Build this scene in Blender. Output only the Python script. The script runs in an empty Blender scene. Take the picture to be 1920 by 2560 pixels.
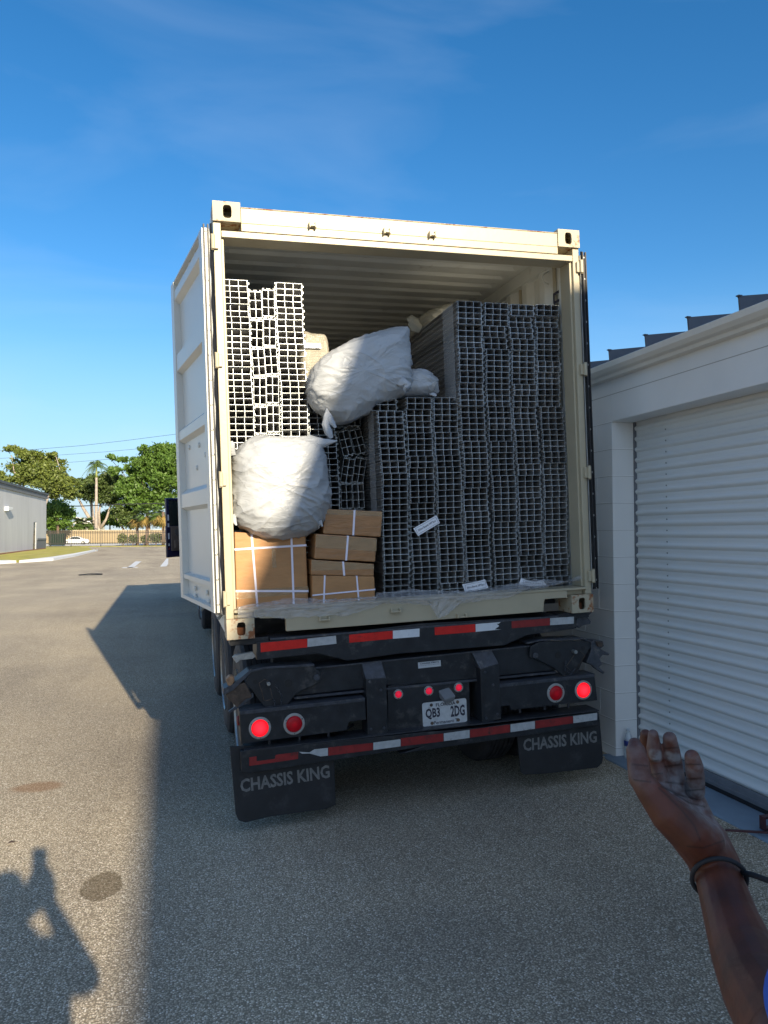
import bpy, bmesh, math, random
from math import sin, cos, pi, radians, sqrt, atan2
from mathutils import Vector, Matrix, noise
random.seed(7)
D = bpy.data
SC = bpy.context.scene
COL = SC.collection
V = Vector
# ---------------------------------------------------------------- camera
FPX = 1857.156
YAW, PIT, ROL = 0.280176, 0.02625, -0.0044
CAM = V((-0.322, -4.466, 0.632))
def cam_axes():
    sy, cy, sp, cp = sin(YAW), cos(YAW), sin(PIT), cos(PIT)
    f = V((sy*cp, cy*cp, sp)); r = V((cy, -sy, 0)); u = r.cross(f)
    cr, sr = cos(ROL), sin(ROL)
    return cr*r+sr*u, -sr*r+cr*u, f
CR, CU, CF = cam_axes()
cd = D.cameras.new('camera'); cam = D.objects.new('camera', cd); COL.objects.link(cam)
cam.matrix_world = Matrix(((CR.x, CU.x, -CF.x, CAM.x), (CR.y, CU.y, -CF.y, CAM.y), (CR.z, CU.z, -CF.z, CAM.z), (0, 0, 0, 1)))
cd.sensor_fit = 'HORIZONTAL'; cd.sensor_width = 36; cd.lens = FPX/1920*36
cd.clip_start = 0.01; cd.clip_end = 3000
SC.camera = cam
# ---------------------------------------------------------------- light
SUN = V((-0.157, 0.98, -0.366)).normalized()          # direction the light travels
w = D.worlds.new('World'); SC.world = w; w.use_nodes = True
wn = w.node_tree.nodes; wl = w.node_tree.links
for n in list(wn): wn.remove(n)
wo = wn.new('ShaderNodeOutputWorld'); bg = wn.new('ShaderNodeBackground')
sky = wn.new('ShaderNodeTexSky'); sky.sky_type = 'NISHITA'; sky.sun_disc = False
sky.sun_elevation = radians(21); sky.sun_rotation = atan2(-SUN.x, -SUN.y)
sky.air_density = 1.0; sky.dust_density = 0.1; sky.ozone_density = 3.0; sky.altitude = 0
bg.inputs[1].default_value = 0.08
# thin wisps of high cloud, laid out by sky direction
tc = wn.new('ShaderNodeTexCoord'); mp = wn.new('ShaderNodeMapping'); mp.inputs['Scale'].default_value = (1.2, 1.2, 5.0)
mp.inputs['Rotation'].default_value = (0.3, 0.2, 0.4)
nz = wn.new('ShaderNodeTexNoise'); nz.inputs['Scale'].default_value = 1.7; nz.inputs['Detail'].default_value = 7; nz.inputs['Distortion'].default_value = 0.6
cr = wn.new('ShaderNodeValToRGB'); cr.color_ramp.elements[0].position = 0.47; cr.color_ramp.elements[1].position = 0.85
cr.color_ramp.elements[1].color = (0.16, 0.16, 0.16, 1)
mx = wn.new('ShaderNodeMixRGB'); mx.inputs[2].default_value = (5.6, 6.6, 7.9, 1)
wl.new(tc.outputs['Generated'], mp.inputs['Vector']); wl.new(mp.outputs[0], nz.inputs['Vector']); wl.new(nz.outputs['Fac'], cr.inputs[0])
wl.new(cr.outputs[0], mx.inputs[0])
hs = wn.new('ShaderNodeHueSaturation'); hs.inputs['Saturation'].default_value = 1.3; hs.inputs['Value'].default_value = 1.2
wl.new(sky.outputs[0], hs.inputs['Color'])
sx = wn.new('ShaderNodeSeparateXYZ'); wl.new(tc.outputs['Generated'], sx.inputs[0])
hr = wn.new('ShaderNodeMapRange'); hr.interpolation_type = 'SMOOTHSTEP'; hr.inputs[1].default_value = 0.0; hr.inputs[2].default_value = 0.33; hr.inputs[3].default_value = 0.8; hr.inputs[4].default_value = 0.0
wl.new(sx.outputs['Z'], hr.inputs[0])
hm_ = wn.new('ShaderNodeMixRGB'); wl.new(hr.outputs[0], hm_.inputs[0]); wl.new(hs.outputs[0], hm_.inputs[1]); hm_.inputs[2].default_value = (2.9, 4.3, 5.9, 1)
# brighter, whiter sky around the sun, behind the camera
dt = wn.new('ShaderNodeVectorMath'); dt.operation = 'DOT_PRODUCT'; dt.inputs[1].default_value = tuple(-SUN); wl.new(tc.outputs['Generated'], dt.inputs[0])
ar = wn.new('ShaderNodeMapRange'); ar.interpolation_type = 'SMOOTHSTEP'; ar.inputs[1].default_value = 0.15; ar.inputs[2].default_value = 1.0; ar.inputs[3].default_value = 0.0; ar.inputs[4].default_value = 0.36
wl.new(dt.outputs['Value'], ar.inputs[0])
am = wn.new('ShaderNodeMixRGB'); wl.new(ar.outputs[0], am.inputs[0]); wl.new(hm_.outputs[0], am.inputs[1]); am.inputs[2].default_value = (8.6, 9.0, 9.6, 1)
wl.new(am.outputs[0], mx.inputs[1])
wl.new(mx.outputs[0], bg.inputs[0]); wl.new(bg.outputs[0], wo.inputs[0])
sd = D.lights.new('sun', 'SUN'); sun = D.objects.new('sun', sd); COL.objects.link(sun)
sd.energy = 5.0; sd.angle = radians(0.53); sd.color = (1.0, 0.85, 0.62)
sun.rotation_euler = SUN.to_track_quat('-Z', 'Y').to_euler(); sun.location = (2, -20, 12)
SC.view_settings.view_transform = 'Standard'; SC.view_settings.look = 'None'
SC.view_settings.exposure = 0.9; SC.view_settings.gamma = 1
SC.render.resolution_x = 768; SC.render.resolution_y = 1024
# ---------------------------------------------------------------- frames and pixel -> place helpers
TA, TB = -0.034854, 0.00794
MC = (Matrix.Rotation(TA, 4, 'Y') @ Matrix.Rotation(TB, 4, 'X'))   # container frame (it leans with the sloping yard)
MCI = MC.inverted()
def ray(u, v): return ((u-960)/FPX)*CR - ((v-1280)/FPX)*CU + CF
def P(u, v, Z): return CAM + ray(u, v)*Z
def onpl(u, v, n, c, local=False):
    o = CAM; d = ray(u, v)
    if local: o = MCI @ o; d = MCI.to_3x3() @ d
    return o + d*((c - n.dot(o))/n.dot(d))
def CY(u, v, y=0.0): return onpl(u, v, V((0, 1, 0)), y, True)
def CX(u, v, x=0.0): return onpl(u, v, V((1, 0, 0)), x, True)
def WX(u, v, x): return onpl(u, v, V((1, 0, 0)), x)
def WY(u, v, y): return onpl(u, v, V((0, 1, 0)), y)
def GZ(u, v, z=-1.17): return onpl(u, v, V((0, 0, 1)), z)
ZW = {'1': (420, 480, 580), '2': (960, 480, 540), '3': (540, 1050, 460), '4': (900, 1000, 600), '5': (540, 1500, 510), '6': (1000, 1500, 550),
      '7': (0, 1080, 480), '8': (1440, 720, 480), 'A': (540, 680, 260), 'C': (1100, 740, 320), 'E': (760, 780, 340), 'k': (560, 1640, 240),
      'l': (1330, 1580, 200), 'p': (1030, 1640, 160), 'b': (560, 1470, 640), 't': (1550, 1800, 370), 'w': (1450, 1300, 470)}
def z(k, u, v):
    if k == 'B': s = 220/1622; return (740+u*s, 980+v*s)
    if k == 'h': return (1480+.36606*u, 1750+.36606*v)
    if k == 'a': return (u*250/1626, 1100+v*250/1626)
    if k == 'd': return (230+u*250/1536, 1080+v*250/1536)
    x, y, w_ = ZW[k]; s = w_/1659; return (x+u*s, y+v*s)
# ---------------------------------------------------------------- materials
MATS = {}
def mat(name, col, rough=0.7, metal=0.0, var=0.12, scale=8.0, bump=0.0, bscale=40.0, coords='Object', stretch=(1, 1, 1), dirt=None, dscale=3.0, dlo=0.55, dhi=0.75, emit=None, trans=0.0, alpha=1.0, spec=0.5, coat=0.0, rvar=0.1):
    if name in MATS: return MATS[name]
    m = D.materials.new(name); m.use_nodes = True; nt = m.node_tree; N = nt.nodes; L = nt.links
    b = N['Principled BSDF']
    t = N.new('ShaderNodeTexCoord'); mpn = N.new('ShaderNodeMapping'); mpn.inputs['Scale'].default_value = stretch
    L.new(t.outputs[coords], mpn.inputs['Vector'])
    n1 = N.new('ShaderNodeTexNoise'); n1.inputs['Scale'].default_value = scale; n1.inputs['Detail'].default_value = 8; n1.inputs['Roughness'].default_value = 0.6
    L.new(mpn.outputs[0], n1.inputs['Vector'])
    r = N.new('ShaderNodeValToRGB'); r.color_ramp.elements[0].position = 0.3; r.color_ramp.elements[1].position = 0.7
    c = V(col[:3])
    r.color_ramp.elements[0].color = (*[max(0, x*(1-var)) for x in c], 1); r.color_ramp.elements[1].color = (*[min(1, x*(1+var)) for x in c], 1)
    L.new(n1.outputs['Fac'], r.inputs[0]); out = r.outputs[0]
    if dirt:
        n2 = N.new('ShaderNodeTexNoise'); n2.inputs['Scale'].default_value = dscale; n2.inputs['Detail'].default_value = 10; n2.inputs['Roughness'].default_value = 0.7
        L.new(mpn.outputs[0], n2.inputs['Vector'])
        r2 = N.new('ShaderNodeValToRGB'); r2.color_ramp.elements[0].position = dlo; r2.color_ramp.elements[1].position = dhi
        L.new(n2.outputs['Fac'], r2.inputs[0]); mm = N.new('ShaderNodeMixRGB'); L.new(r2.outputs[0], mm.inputs[0]); L.new(out, mm.inputs[1])
        mm.inputs[2].default_value = (*dirt, 1); out = mm.outputs[0]
    L.new(out, b.inputs['Base Color'])
    rr = N.new('ShaderNodeMapRange'); rr.inputs[3].default_value = max(0, rough-rvar); rr.inputs[4].default_value = min(1, rough+rvar)
    L.new(n1.outputs['Fac'], rr.inputs[0]); L.new(rr.outputs[0], b.inputs['Roughness'])
    b.inputs['Metallic'].default_value = metal
    b.inputs['Specular IOR Level'].default_value = spec
    b.inputs['Coat Weight'].default_value = coat
    if bump:
        n3 = N.new('ShaderNodeTexNoise'); n3.inputs['Scale'].default_value = bscale; n3.inputs['Detail'].default_value = 6
        L.new(mpn.outputs[0], n3.inputs['Vector']); bp = N.new('ShaderNodeBump'); bp.inputs['Strength'].default_value = 1; bp.inputs['Distance'].default_value = bump
        L.new(n3.outputs['Fac'], bp.inputs['Height']); L.new(bp.outputs[0], b.inputs['Normal'])
    if emit:
        b.inputs['Emission Color'].default_value = (*emit[0], 1); b.inputs['Emission Strength'].default_value = emit[1]
    if trans: b.inputs['Transmission Weight'].default_value = trans
    if alpha < 1: b.inputs['Alpha'].default_value = alpha
    MATS[name] = m
    return m
cream = mat('cream_container_paint', (0.44, 0.39, 0.275), 0.42, var=0.05, scale=5, bump=0.0006, bscale=30, dirt=(0.42, 0.24, 0.09), dscale=9, dlo=0.66, dhi=0.78)
rusty = mat('rust_worn_cream_paint', (0.44, 0.39, 0.28), 0.55, var=0.08, scale=9, bump=0.001, bscale=60, dirt=(0.25, 0.09, 0.03), dscale=11, dlo=0.53, dhi=0.60)
rust = mat('brown_rust', (0.20, 0.075, 0.03), 0.85, var=0.35, scale=40, bump=0.0015, bscale=120)
inner = mat('pale_interior_paint', (0.72, 0.74, 0.70), 0.4, var=0.05, scale=4, dirt=(0.40, 0.38, 0.32), dscale=6, dlo=0.6, dhi=0.8)
doorw = mat('white_door_paint', (0.58, 0.60, 0.58), 0.38, var=0.04, scale=4, bump=0.0006, bscale=10, dirt=(0.55, 0.50, 0.40), dscale=8, dlo=0.66, dhi=0.8)
rubber = mat('black_rubber', (0.016, 0.016, 0.018), 0.5, var=0.3, scale=30)
tyrem = mat('dusty_tyre_rubber', (0.028, 0.028, 0.032), 0.75, var=0.3, scale=20, bump=0.001, bscale=90, dirt=(0.07, 0.065, 0.06), dscale=5)
blackst = mat('black_chassis_paint', (0.016, 0.018, 0.022), 0.46, var=0.4, scale=14, bump=0.0012, bscale=60, dirt=(0.12, 0.11, 0.10), dscale=7, dlo=0.56, dhi=0.82)
blacked = mat('scuffed_black_steel', (0.045, 0.05, 0.062), 0.5, var=0.4, scale=25, bump=0.001, bscale=70, dirt=(0.17, 0.16, 0.15), dscale=14, dlo=0.56, dhi=0.72)
greasy = mat('greasy_brown_steel', (0.07, 0.048, 0.035), 0.55, var=0.5, scale=25, bump=0.003, bscale=60, dirt=(0.22, 0.15, 0.09), dscale=15)
zinc = mat('grey_zinc_steel', (0.34, 0.35, 0.34), 0.4, metal=0.7, var=0.2, scale=30)
ringm = mat('light_grey_ring_plastic', (0.30, 0.30, 0.29), 0.4, var=0.1, scale=30)
boltm = mat('small_dark_hole_paint', (0.02, 0.02, 0.02), 0.8)
floorw = mat('plywood_floor', (0.22, 0.13, 0.07), 0.7, var=0.25, scale=9)
paper = mat('white_paper', (0.80, 0.82, 0.86), 0.7, var=0.02)
ink = mat('dark_ink', (0.03, 0.03, 0.05), 0.6)
redtape = mat('red_reflective_tape', (0.62, 0.018, 0.012), 0.35, var=0.15, scale=20, dirt=(0.22, 0.02, 0.02), dscale=18, dlo=0.6, dhi=0.75)
redold = mat('dull_red_reflective_tape', (0.24, 0.018, 0.018), 0.5, var=0.2, scale=20, dirt=(0.05, 0.02, 0.02), dscale=14, dlo=0.55, dhi=0.68)
whtape = mat('white_reflective_tape', (0.66, 0.70, 0.74), 0.35, var=0.06, scale=30, dirt=(0.30, 0.31, 0.33), dscale=22, dlo=0.6, dhi=0.75)
whold = mat('scuffed_white_reflective_tape', (0.42, 0.44, 0.45), 0.5, var=0.15, scale=30, dirt=(0.06, 0.06, 0.07), dscale=16, dlo=0.58, dhi=0.66)
cardb = mat('brown_cardboard', (0.41, 0.215, 0.088), 0.6, var=0.16, scale=5, bump=0.004, bscale=9, stretch=(1, 1, 3))
cardb2 = mat('brown_cardboard_taped', (0.36, 0.185, 0.08), 0.3, var=0.22, scale=6, bump=0.006, bscale=11, stretch=(1, 1, 4))
strapm = mat('white_plastic_strap', (0.78, 0.76, 0.88), 0.35, var=0.04)
sackm = mat('white_woven_sack', (0.40, 0.42, 0.44), 0.42, var=0.05, scale=6)
def fold_bump(m, sc, dist, st):
    N = m.node_tree.nodes; L = m.node_tree.links; b = N['Principled BSDF']; t = N.new('ShaderNodeTexCoord'); mp_ = N.new('ShaderNodeMapping'); mp_.inputs['Scale'].default_value = st; mp_.inputs['Rotation'].default_value = (0, .25, 0)
    L.new(t.outputs['Object'], mp_.inputs['Vector']); h = None
    for s_, k in ((sc, 1.0), (sc*2.3, .36), (sc*6, .12)):
        n = N.new('ShaderNodeTexNoise'); n.inputs['Scale'].default_value = s_; n.inputs['Detail'].default_value = 1; n.inputs['Distortion'].default_value = 1.4; L.new(mp_.outputs[0], n.inputs['Vector'])
        a = N.new('ShaderNodeMath'); a.operation = 'SUBTRACT'; a.inputs[1].default_value = .5; L.new(n.outputs['Fac'], a.inputs[0]); c = N.new('ShaderNodeMath'); c.operation = 'ABSOLUTE'; L.new(a.outputs[0], c.inputs[0])
        d = N.new('ShaderNodeMath'); d.operation = 'POWER'; d.inputs[1].default_value = .6; L.new(c.outputs[0], d.inputs[0]); e = N.new('ShaderNodeMath'); e.operation = 'MULTIPLY_ADD'; e.inputs[1].default_value = -k; L.new(d.outputs[0], e.inputs[0])
        if h: L.new(h, e.inputs[2])
        else: e.inputs[2].default_value = 1
        h = e.outputs[0]
    bp = N.new('ShaderNodeBump'); bp.inputs['Distance'].default_value = dist; L.new(h, bp.inputs['Height']); L.new(bp.outputs[0], b.inputs['Normal'])
fold_bump(sackm, 1.7, .022, (1.0, 1.0, 2.0))
sackg = mat('greyish_woven_sack', (0.48, 0.46, 0.38), 0.55, var=0.08, scale=6, bump=0.004, bscale=11)
alu = mat('mill_aluminium', (0.60, 0.60, 0.60), 0.36, metal=0.7, var=0.12, scale=20, stretch=(1, .05, 1), rvar=0.08)
aluend = mat('sawn_aluminium_edge', (0.70, 0.75, 0.77), 0.42, metal=0.5, var=0.1, scale=60)
whitew = mat('white_painted_block', (0.80, 0.80, 0.78), 0.7, var=0.035, scale=2.5, bump=0.0009, bscale=140, coords='Object')
mortar = mat('painted_mortar_joint', (0.88, 0.88, 0.86), 0.8, var=0.05)
rollm = mat('white_roller_door_slats', (0.74, 0.76, 0.75), 0.42, var=0.04, scale=2, stretch=(1, .1, 3), dirt=(0.62, 0.61, 0.55), dscale=4, dlo=0.58, dhi=0.85)
gutm = mat('white_gutter_metal', (0.78, 0.74, 0.66), 0.35, var=0.03)
roofm = mat('dark_grey_roof_metal', (0.10, 0.115, 0.14), 0.45, metal=0.3, var=0.12, scale=6)
greyrail = mat('grey_door_rail', (0.16, 0.17, 0.19), 0.45, var=0.15)
concbl = mat('worn_bluegrey_kerb_paint', (0.20, 0.27, 0.34), 0.8, var=0.12, scale=6, bump=0.001, bscale=60, dirt=(0.06, 0.07, 0.08), dscale=12, dlo=0.68, dhi=0.72)
# ---------------------------------------------------------------- mesh builder
class MB:
    def __init__(s): s.v = []; s.f = []; s.m = []; s.mats = []; s.cur = 0
    def use(s, m):
        if m not in s.mats: s.mats.append(m)
        s.cur = s.mats.index(m); return s
    def add(s, vs, fs):
        o = len(s.v); s.v += [V(p) for p in vs]
        for f in fs: s.f.append([i+o for i in f]); s.m.append(s.cur)
        return s
    def box(s, a, b, M=None):
        x0, y0, z0 = a; x1, y1, z1 = b
        vs = [V((x0, y0, z0)), V((x1, y0, z0)), V((x1, y1, z0)), V((x0, y1, z0)), V((x0, y0, z1)), V((x1, y0, z1)), V((x1, y1, z1)), V((x0, y1, z1))]
        if M: vs = [M @ p for p in vs]
        return s.add(vs, [(0, 3, 2, 1), (4, 5, 6, 7), (0, 1, 5, 4), (1, 2, 6, 5), (2, 3, 7, 6), (3, 0, 4, 7)])
    def prism(s, poly, d, hole=None):
        # poly: list of 3D points (planar), d: extrusion vector
        n = len(poly); vs = [V(p) for p in poly]+[V(p)+V(d) for p in poly]
        fs = [tuple(range(n)), tuple(range(2*n-1, n-1, -1))]+[(i, i+n, (i+1) % n+n, (i+1) % n) for i in range(n)]
        return s.add(vs, fs)
    def tube(s, pts, r, seg=8, cap=True, closed=False):
        pts = [V(p) for p in pts]; n = len(pts); rr = r if isinstance(r, (list, tuple)) else [r]*n
        up = None; vs = []
        for i in range(n):
            a = pts[(i-1) % n] if (closed or i > 0) else pts[i]; b = pts[(i+1) % n] if (closed or i < n-1) else pts[i]
            t = (b-a).normalized()
            if up is None or abs(up.dot(t)) > .98: up = V((0, 0, 1)) if abs(t.z) < .9 else V((1, 0, 0))
            x = t.cross(up).normalized(); y = x.cross(t); up = y
            for k in range(seg):
                q = 2*pi*k/seg; vs.append(pts[i]+rr[i]*(cos(q)*x+sin(q)*y))
        fs = []
        for i in range(n if closed else n-1):
            j = (i+1) % n
            for k in range(seg): fs.append((i*seg+k, i*seg+(k+1) % seg, j*seg+(k+1) % seg, j*seg+k))
        if cap and not closed: fs += [tuple(range(seg-1, -1, -1)), tuple(range((n-1)*seg, n*seg))]
        return s.add(vs, fs)
    def lathe(s, c, ax, prof, seg=24):
        c = V(c); ax = V(ax).normalized(); x = ax.orthogonal().normalized(); y = ax.cross(x); vs = []
        for h, r in prof:
            for k in range(seg): q = 2*pi*k/seg; vs.append(c+ax*h+r*(cos(q)*x+sin(q)*y))
        fs = []
        for i in range(len(prof)-1):
            for k in range(seg): fs.append((i*seg+k, i*seg+(k+1) % seg, (i+1)*seg+(k+1) % seg, (i+1)*seg+k))
        fs += [tuple(range(seg-1, -1, -1)), tuple(range((len(prof)-1)*seg, len(prof)*seg))]
        return s.add(vs, fs)
    def grid(s, P_, nu, nv, wrap=False):
        fs = []
        for i in range(nu-1):
            for j in range(nv if wrap else nv-1): fs.append((i*nv+j, i*nv+(j+1) % nv, (i+1)*nv+(j+1) % nv, (i+1)*nv+j))
        return s.add(P_, fs)
    def mesh(s, name, smooth=False):
        me = D.meshes.new(name); me.from_pydata([tuple(p) for p in s.v], [], s.f)
        for m in s.mats: me.materials.append(m)
        me.polygons.foreach_set('material_index', s.m)
        if smooth: me.polygons.foreach_set('use_smooth', [True]*len(s.f))
        me.update(); return me
    def build(s, name, parent=None, smooth=False, bevel=0, fix=True):
        me = s.mesh(name, smooth)
        if fix:
            b = bmesh.new(); b.from_mesh(me); bmesh.ops.recalc_face_normals(b, faces=b.faces); b.to_mesh(me); b.free()
        o = D.objects.new(name, me); COL.objects.link(o)
        if parent: o.parent = parent
        if bevel:
            bm_ = o.modifiers.new('bevel', 'BEVEL'); bm_.width = bevel; bm_.segments = 2; bm_.limit_method = 'ANGLE'; bm_.harden_normals = False
        return o
def tag(o, label=None, cat=None, group=None, kind=None):
    if label: o['label'] = label
    if cat: o['category'] = cat
    if group: o['group'] = group
    if kind: o['kind'] = kind
    return o
def thing(name, label, cat, M=None, group=None):
    o = D.objects.new(name, None); COL.objects.link(o); o.empty_display_size = 0.2
    if M: o.matrix_world = M
    return tag(o, label, cat, group)
def place(o, M): o.matrix_world = M; return o
def text_mesh(body, size, m, ext=0.0, sx=1.0, bold=0.0, spacing=1.0):
    cu = D.curves.new('lettering', 'FONT'); cu.body = body; cu.size = size; cu.align_x = 'CENTER'; cu.align_y = 'CENTER'; cu.extrude = ext; cu.offset = bold; cu.space_character = spacing
    cu.resolution_u = 2
    o = D.objects.new('tmp', cu); COL.objects.link(o)
    dg = bpy.context.evaluated_depsgraph_get(); me = D.meshes.new_from_object(o.evaluated_get(dg))
    D.objects.remove(o); me.materials.clear(); me.materials.append(m)
    for v in me.vertices: v.co.x *= sx
    return me
def text(name, body, center, xdir, updir, width, height, m, parent=None, bold=0.0, spacing=1.0):
    me = text_mesh(body, 1.0, m, bold=bold, spacing=spacing)
    xs = [v.co.x for v in me.vertices]; ys = [v.co.y for v in me.vertices]
    cx, cy = (min(xs)+max(xs))/2, (min(ys)+max(ys))/2; kx = width/(max(xs)-min(xs)); ky = height/(max(ys)-min(ys))
    X = V(xdir).normalized(); U = V(updir); U = (U-X*U.dot(X)).normalized()
    for v in me.vertices: v.co = V(center)+X*((v.co.x-cx)*kx)+U*((v.co.y-cy)*ky)
    o = D.objects.new(name, me); COL.objects.link(o)
    if parent: o.parent = parent
    return o
#@@ GROUND
GL = -1.17
def gz(x):
    if x < -1.0: return GL
    if x < 0.4:
        t = (x+1.0)/1.4; return GL + 0.0349*1.4*t*t/2
    if x < 2.9: return GL+0.0349*0.7+0.0349*(x-0.4)
    return GL+0.0349*0.7+0.0349*2.5
def asphalt_mat():
    m = D.materials.new('coarse_asphalt'); m.use_nodes = True; N = m.node_tree.nodes; L = m.node_tree.links; b = N['Principled BSDF']
    t = N.new('ShaderNodeTexCoord')
    def noise_(sc, det=4, ro=.6, st=None, rot=0):
        n = N.new('ShaderNodeTexNoise'); n.inputs['Scale'].default_value = sc; n.inputs['Detail'].default_value = det; n.inputs['Roughness'].default_value = ro
        if st:
            mp_ = N.new('ShaderNodeMapping'); mp_.inputs['Scale'].default_value = st; mp_.inputs['Rotation'].default_value = (0, 0, rot); L.new(t.outputs['Object'], mp_.inputs['Vector']); L.new(mp_.outputs[0], n.inputs['Vector'])
        else: L.new(t.outputs['Object'], n.inputs['Vector'])
        return n
    def ramp(src, stops):
        r = N.new('ShaderNodeValToRGB'); e = r.color_ramp.elements
        while len(e) < len(stops): e.new(0.5)
        for i, (p, c) in enumerate(stops): e[i].position = p; e[i].color = (*c, 1) if len(c) == 3 else c
        L.new(src, r.inputs[0]); return r
    def mix(f, a, b_, mode='MIX'):
        x = N.new('ShaderNodeMixRGB'); x.blend_type = mode
        if isinstance(f, float): x.inputs[0].default_value = f
        else: L.new(f, x.inputs[0])
        for i, s_ in ((1, a), (2, b_)):
            if isinstance(s_, tuple): x.inputs[i].default_value = (*s_, 1)
            else: L.new(s_, x.inputs[i])
        return x.outputs[0]
    vo = N.new('ShaderNodeTexVoronoi'); vo.inputs['Scale'].default_value = 125; L.new(t.outputs['Object'], vo.inputs['Vector'])
    sep = N.new('ShaderNodeSeparateColor'); L.new(vo.outputs['Color'], sep.inputs[0])
    stone = ramp(sep.outputs[0], [(0.0, (0.34, 0.295, 0.225)), (0.5, (0.57, 0.495, 0.375)), (0.85, (0.70, 0.62, 0.485)), (1.0, (0.98, 0.92, 0.80))])
    gap = ramp(vo.outputs['Distance'], [(0.42, (0, 0, 0)), (0.62, (1, 1, 1))])
    c = mix(gap.outputs[0], stone.outputs[0], (0.27, 0.23, 0.17))
    big = ramp(noise_(0.35, 5).outputs['Fac'], [(0.3, (0.84, 0.84, 0.86)), (0.7, (1.16, 1.14, 1.1))])
    c = mix(1.0, c, big.outputs[0], 'MULTIPLY')
    st = ramp(noise_(0.5, 4, .6, (1.0, .18, 1), 0.05).outputs['Fac'], [(0.45, (1, 1, 1)), (0.75, (0.72, 0.72, 0.74))])
    c = mix(1.0, c, st.outputs[0], 'MULTIPLY')
    # oily stains, vague dark foreground patches and a darker patch under the trailer: (centre x, y, radius x, radius y, rotation, strength, colour)
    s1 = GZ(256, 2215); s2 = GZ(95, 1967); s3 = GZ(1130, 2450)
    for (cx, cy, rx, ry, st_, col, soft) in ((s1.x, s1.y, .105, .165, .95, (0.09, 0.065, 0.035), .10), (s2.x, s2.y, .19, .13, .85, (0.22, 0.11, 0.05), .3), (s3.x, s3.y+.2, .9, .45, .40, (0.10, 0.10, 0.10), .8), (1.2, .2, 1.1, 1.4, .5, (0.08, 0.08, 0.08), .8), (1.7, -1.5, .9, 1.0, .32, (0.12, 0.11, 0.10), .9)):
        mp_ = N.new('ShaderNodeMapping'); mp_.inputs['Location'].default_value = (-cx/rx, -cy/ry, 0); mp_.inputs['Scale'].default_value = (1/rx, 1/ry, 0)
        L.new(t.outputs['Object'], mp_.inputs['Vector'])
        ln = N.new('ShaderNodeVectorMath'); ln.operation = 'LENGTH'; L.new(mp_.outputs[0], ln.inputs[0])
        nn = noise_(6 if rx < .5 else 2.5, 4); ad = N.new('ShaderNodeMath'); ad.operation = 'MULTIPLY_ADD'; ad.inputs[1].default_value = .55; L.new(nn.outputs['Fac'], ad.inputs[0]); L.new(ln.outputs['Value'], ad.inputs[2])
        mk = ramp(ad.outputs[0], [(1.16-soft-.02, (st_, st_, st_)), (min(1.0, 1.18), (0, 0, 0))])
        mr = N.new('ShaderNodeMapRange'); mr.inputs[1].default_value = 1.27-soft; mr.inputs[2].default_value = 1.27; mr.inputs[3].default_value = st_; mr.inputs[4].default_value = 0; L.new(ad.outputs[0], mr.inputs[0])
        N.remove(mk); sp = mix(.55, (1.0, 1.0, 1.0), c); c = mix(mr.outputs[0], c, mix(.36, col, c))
    # worn cream tone of the far, sun-bleached surface
    L.new(c, b.inputs['Base Color']); b.inputs['Roughness'].default_value = .95; b.inputs['Specular IOR Level'].default_value = .1
    h = mix(.5, gap.outputs[0], noise_(260, 3).outputs['Fac']); inv = N.new('ShaderNodeInvert'); L.new(h, inv.inputs['Color'])
    bp = N.new('ShaderNodeBump'); bp.inputs['Distance'].default_value = .0035; bp.inputs['Strength'].default_value = .9; L.new(inv.outputs[0], bp.inputs['Height']); L.new(bp.outputs[0], b.inputs['Normal'])
    return m
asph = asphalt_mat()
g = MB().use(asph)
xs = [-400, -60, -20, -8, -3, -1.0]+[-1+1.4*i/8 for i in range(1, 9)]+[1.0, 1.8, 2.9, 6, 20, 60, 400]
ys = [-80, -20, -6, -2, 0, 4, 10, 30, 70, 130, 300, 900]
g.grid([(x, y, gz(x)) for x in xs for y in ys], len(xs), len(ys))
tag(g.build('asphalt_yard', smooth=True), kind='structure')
grassm = mat('dry_yellow_green_grass', (0.36, 0.34, 0.06), 0.9, var=0.35, scale=1.2, bump=0.03, bscale=9, dirt=(0.46, 0.38, 0.13), dscale=0.7, dlo=.45, dhi=.7)
mulch = mat('red_brown_mulch', (0.16, 0.05, 0.025), 0.95, var=0.4, scale=4)
kerbm = mat('white_painted_concrete', (0.72, 0.74, 0.75), 0.75, var=0.05, scale=2)
roadm = mat('pale_road_surface', (0.62, 0.60, 0.56), 0.9, var=0.1, scale=0.3)
def flat(name, pts, m, h=0.004, th=0.0, kind='structure'):
    mb = MB().use(m); q = [V((p.x, p.y, GL+h)) for p in pts]
    mb.prism(q, (0, 0, -(th or 0.003))); return tag(mb.build(name), kind=kind)
g7 = lambda u, v, h=-1.17: GZ(*z('7', u, v), h)
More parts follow.
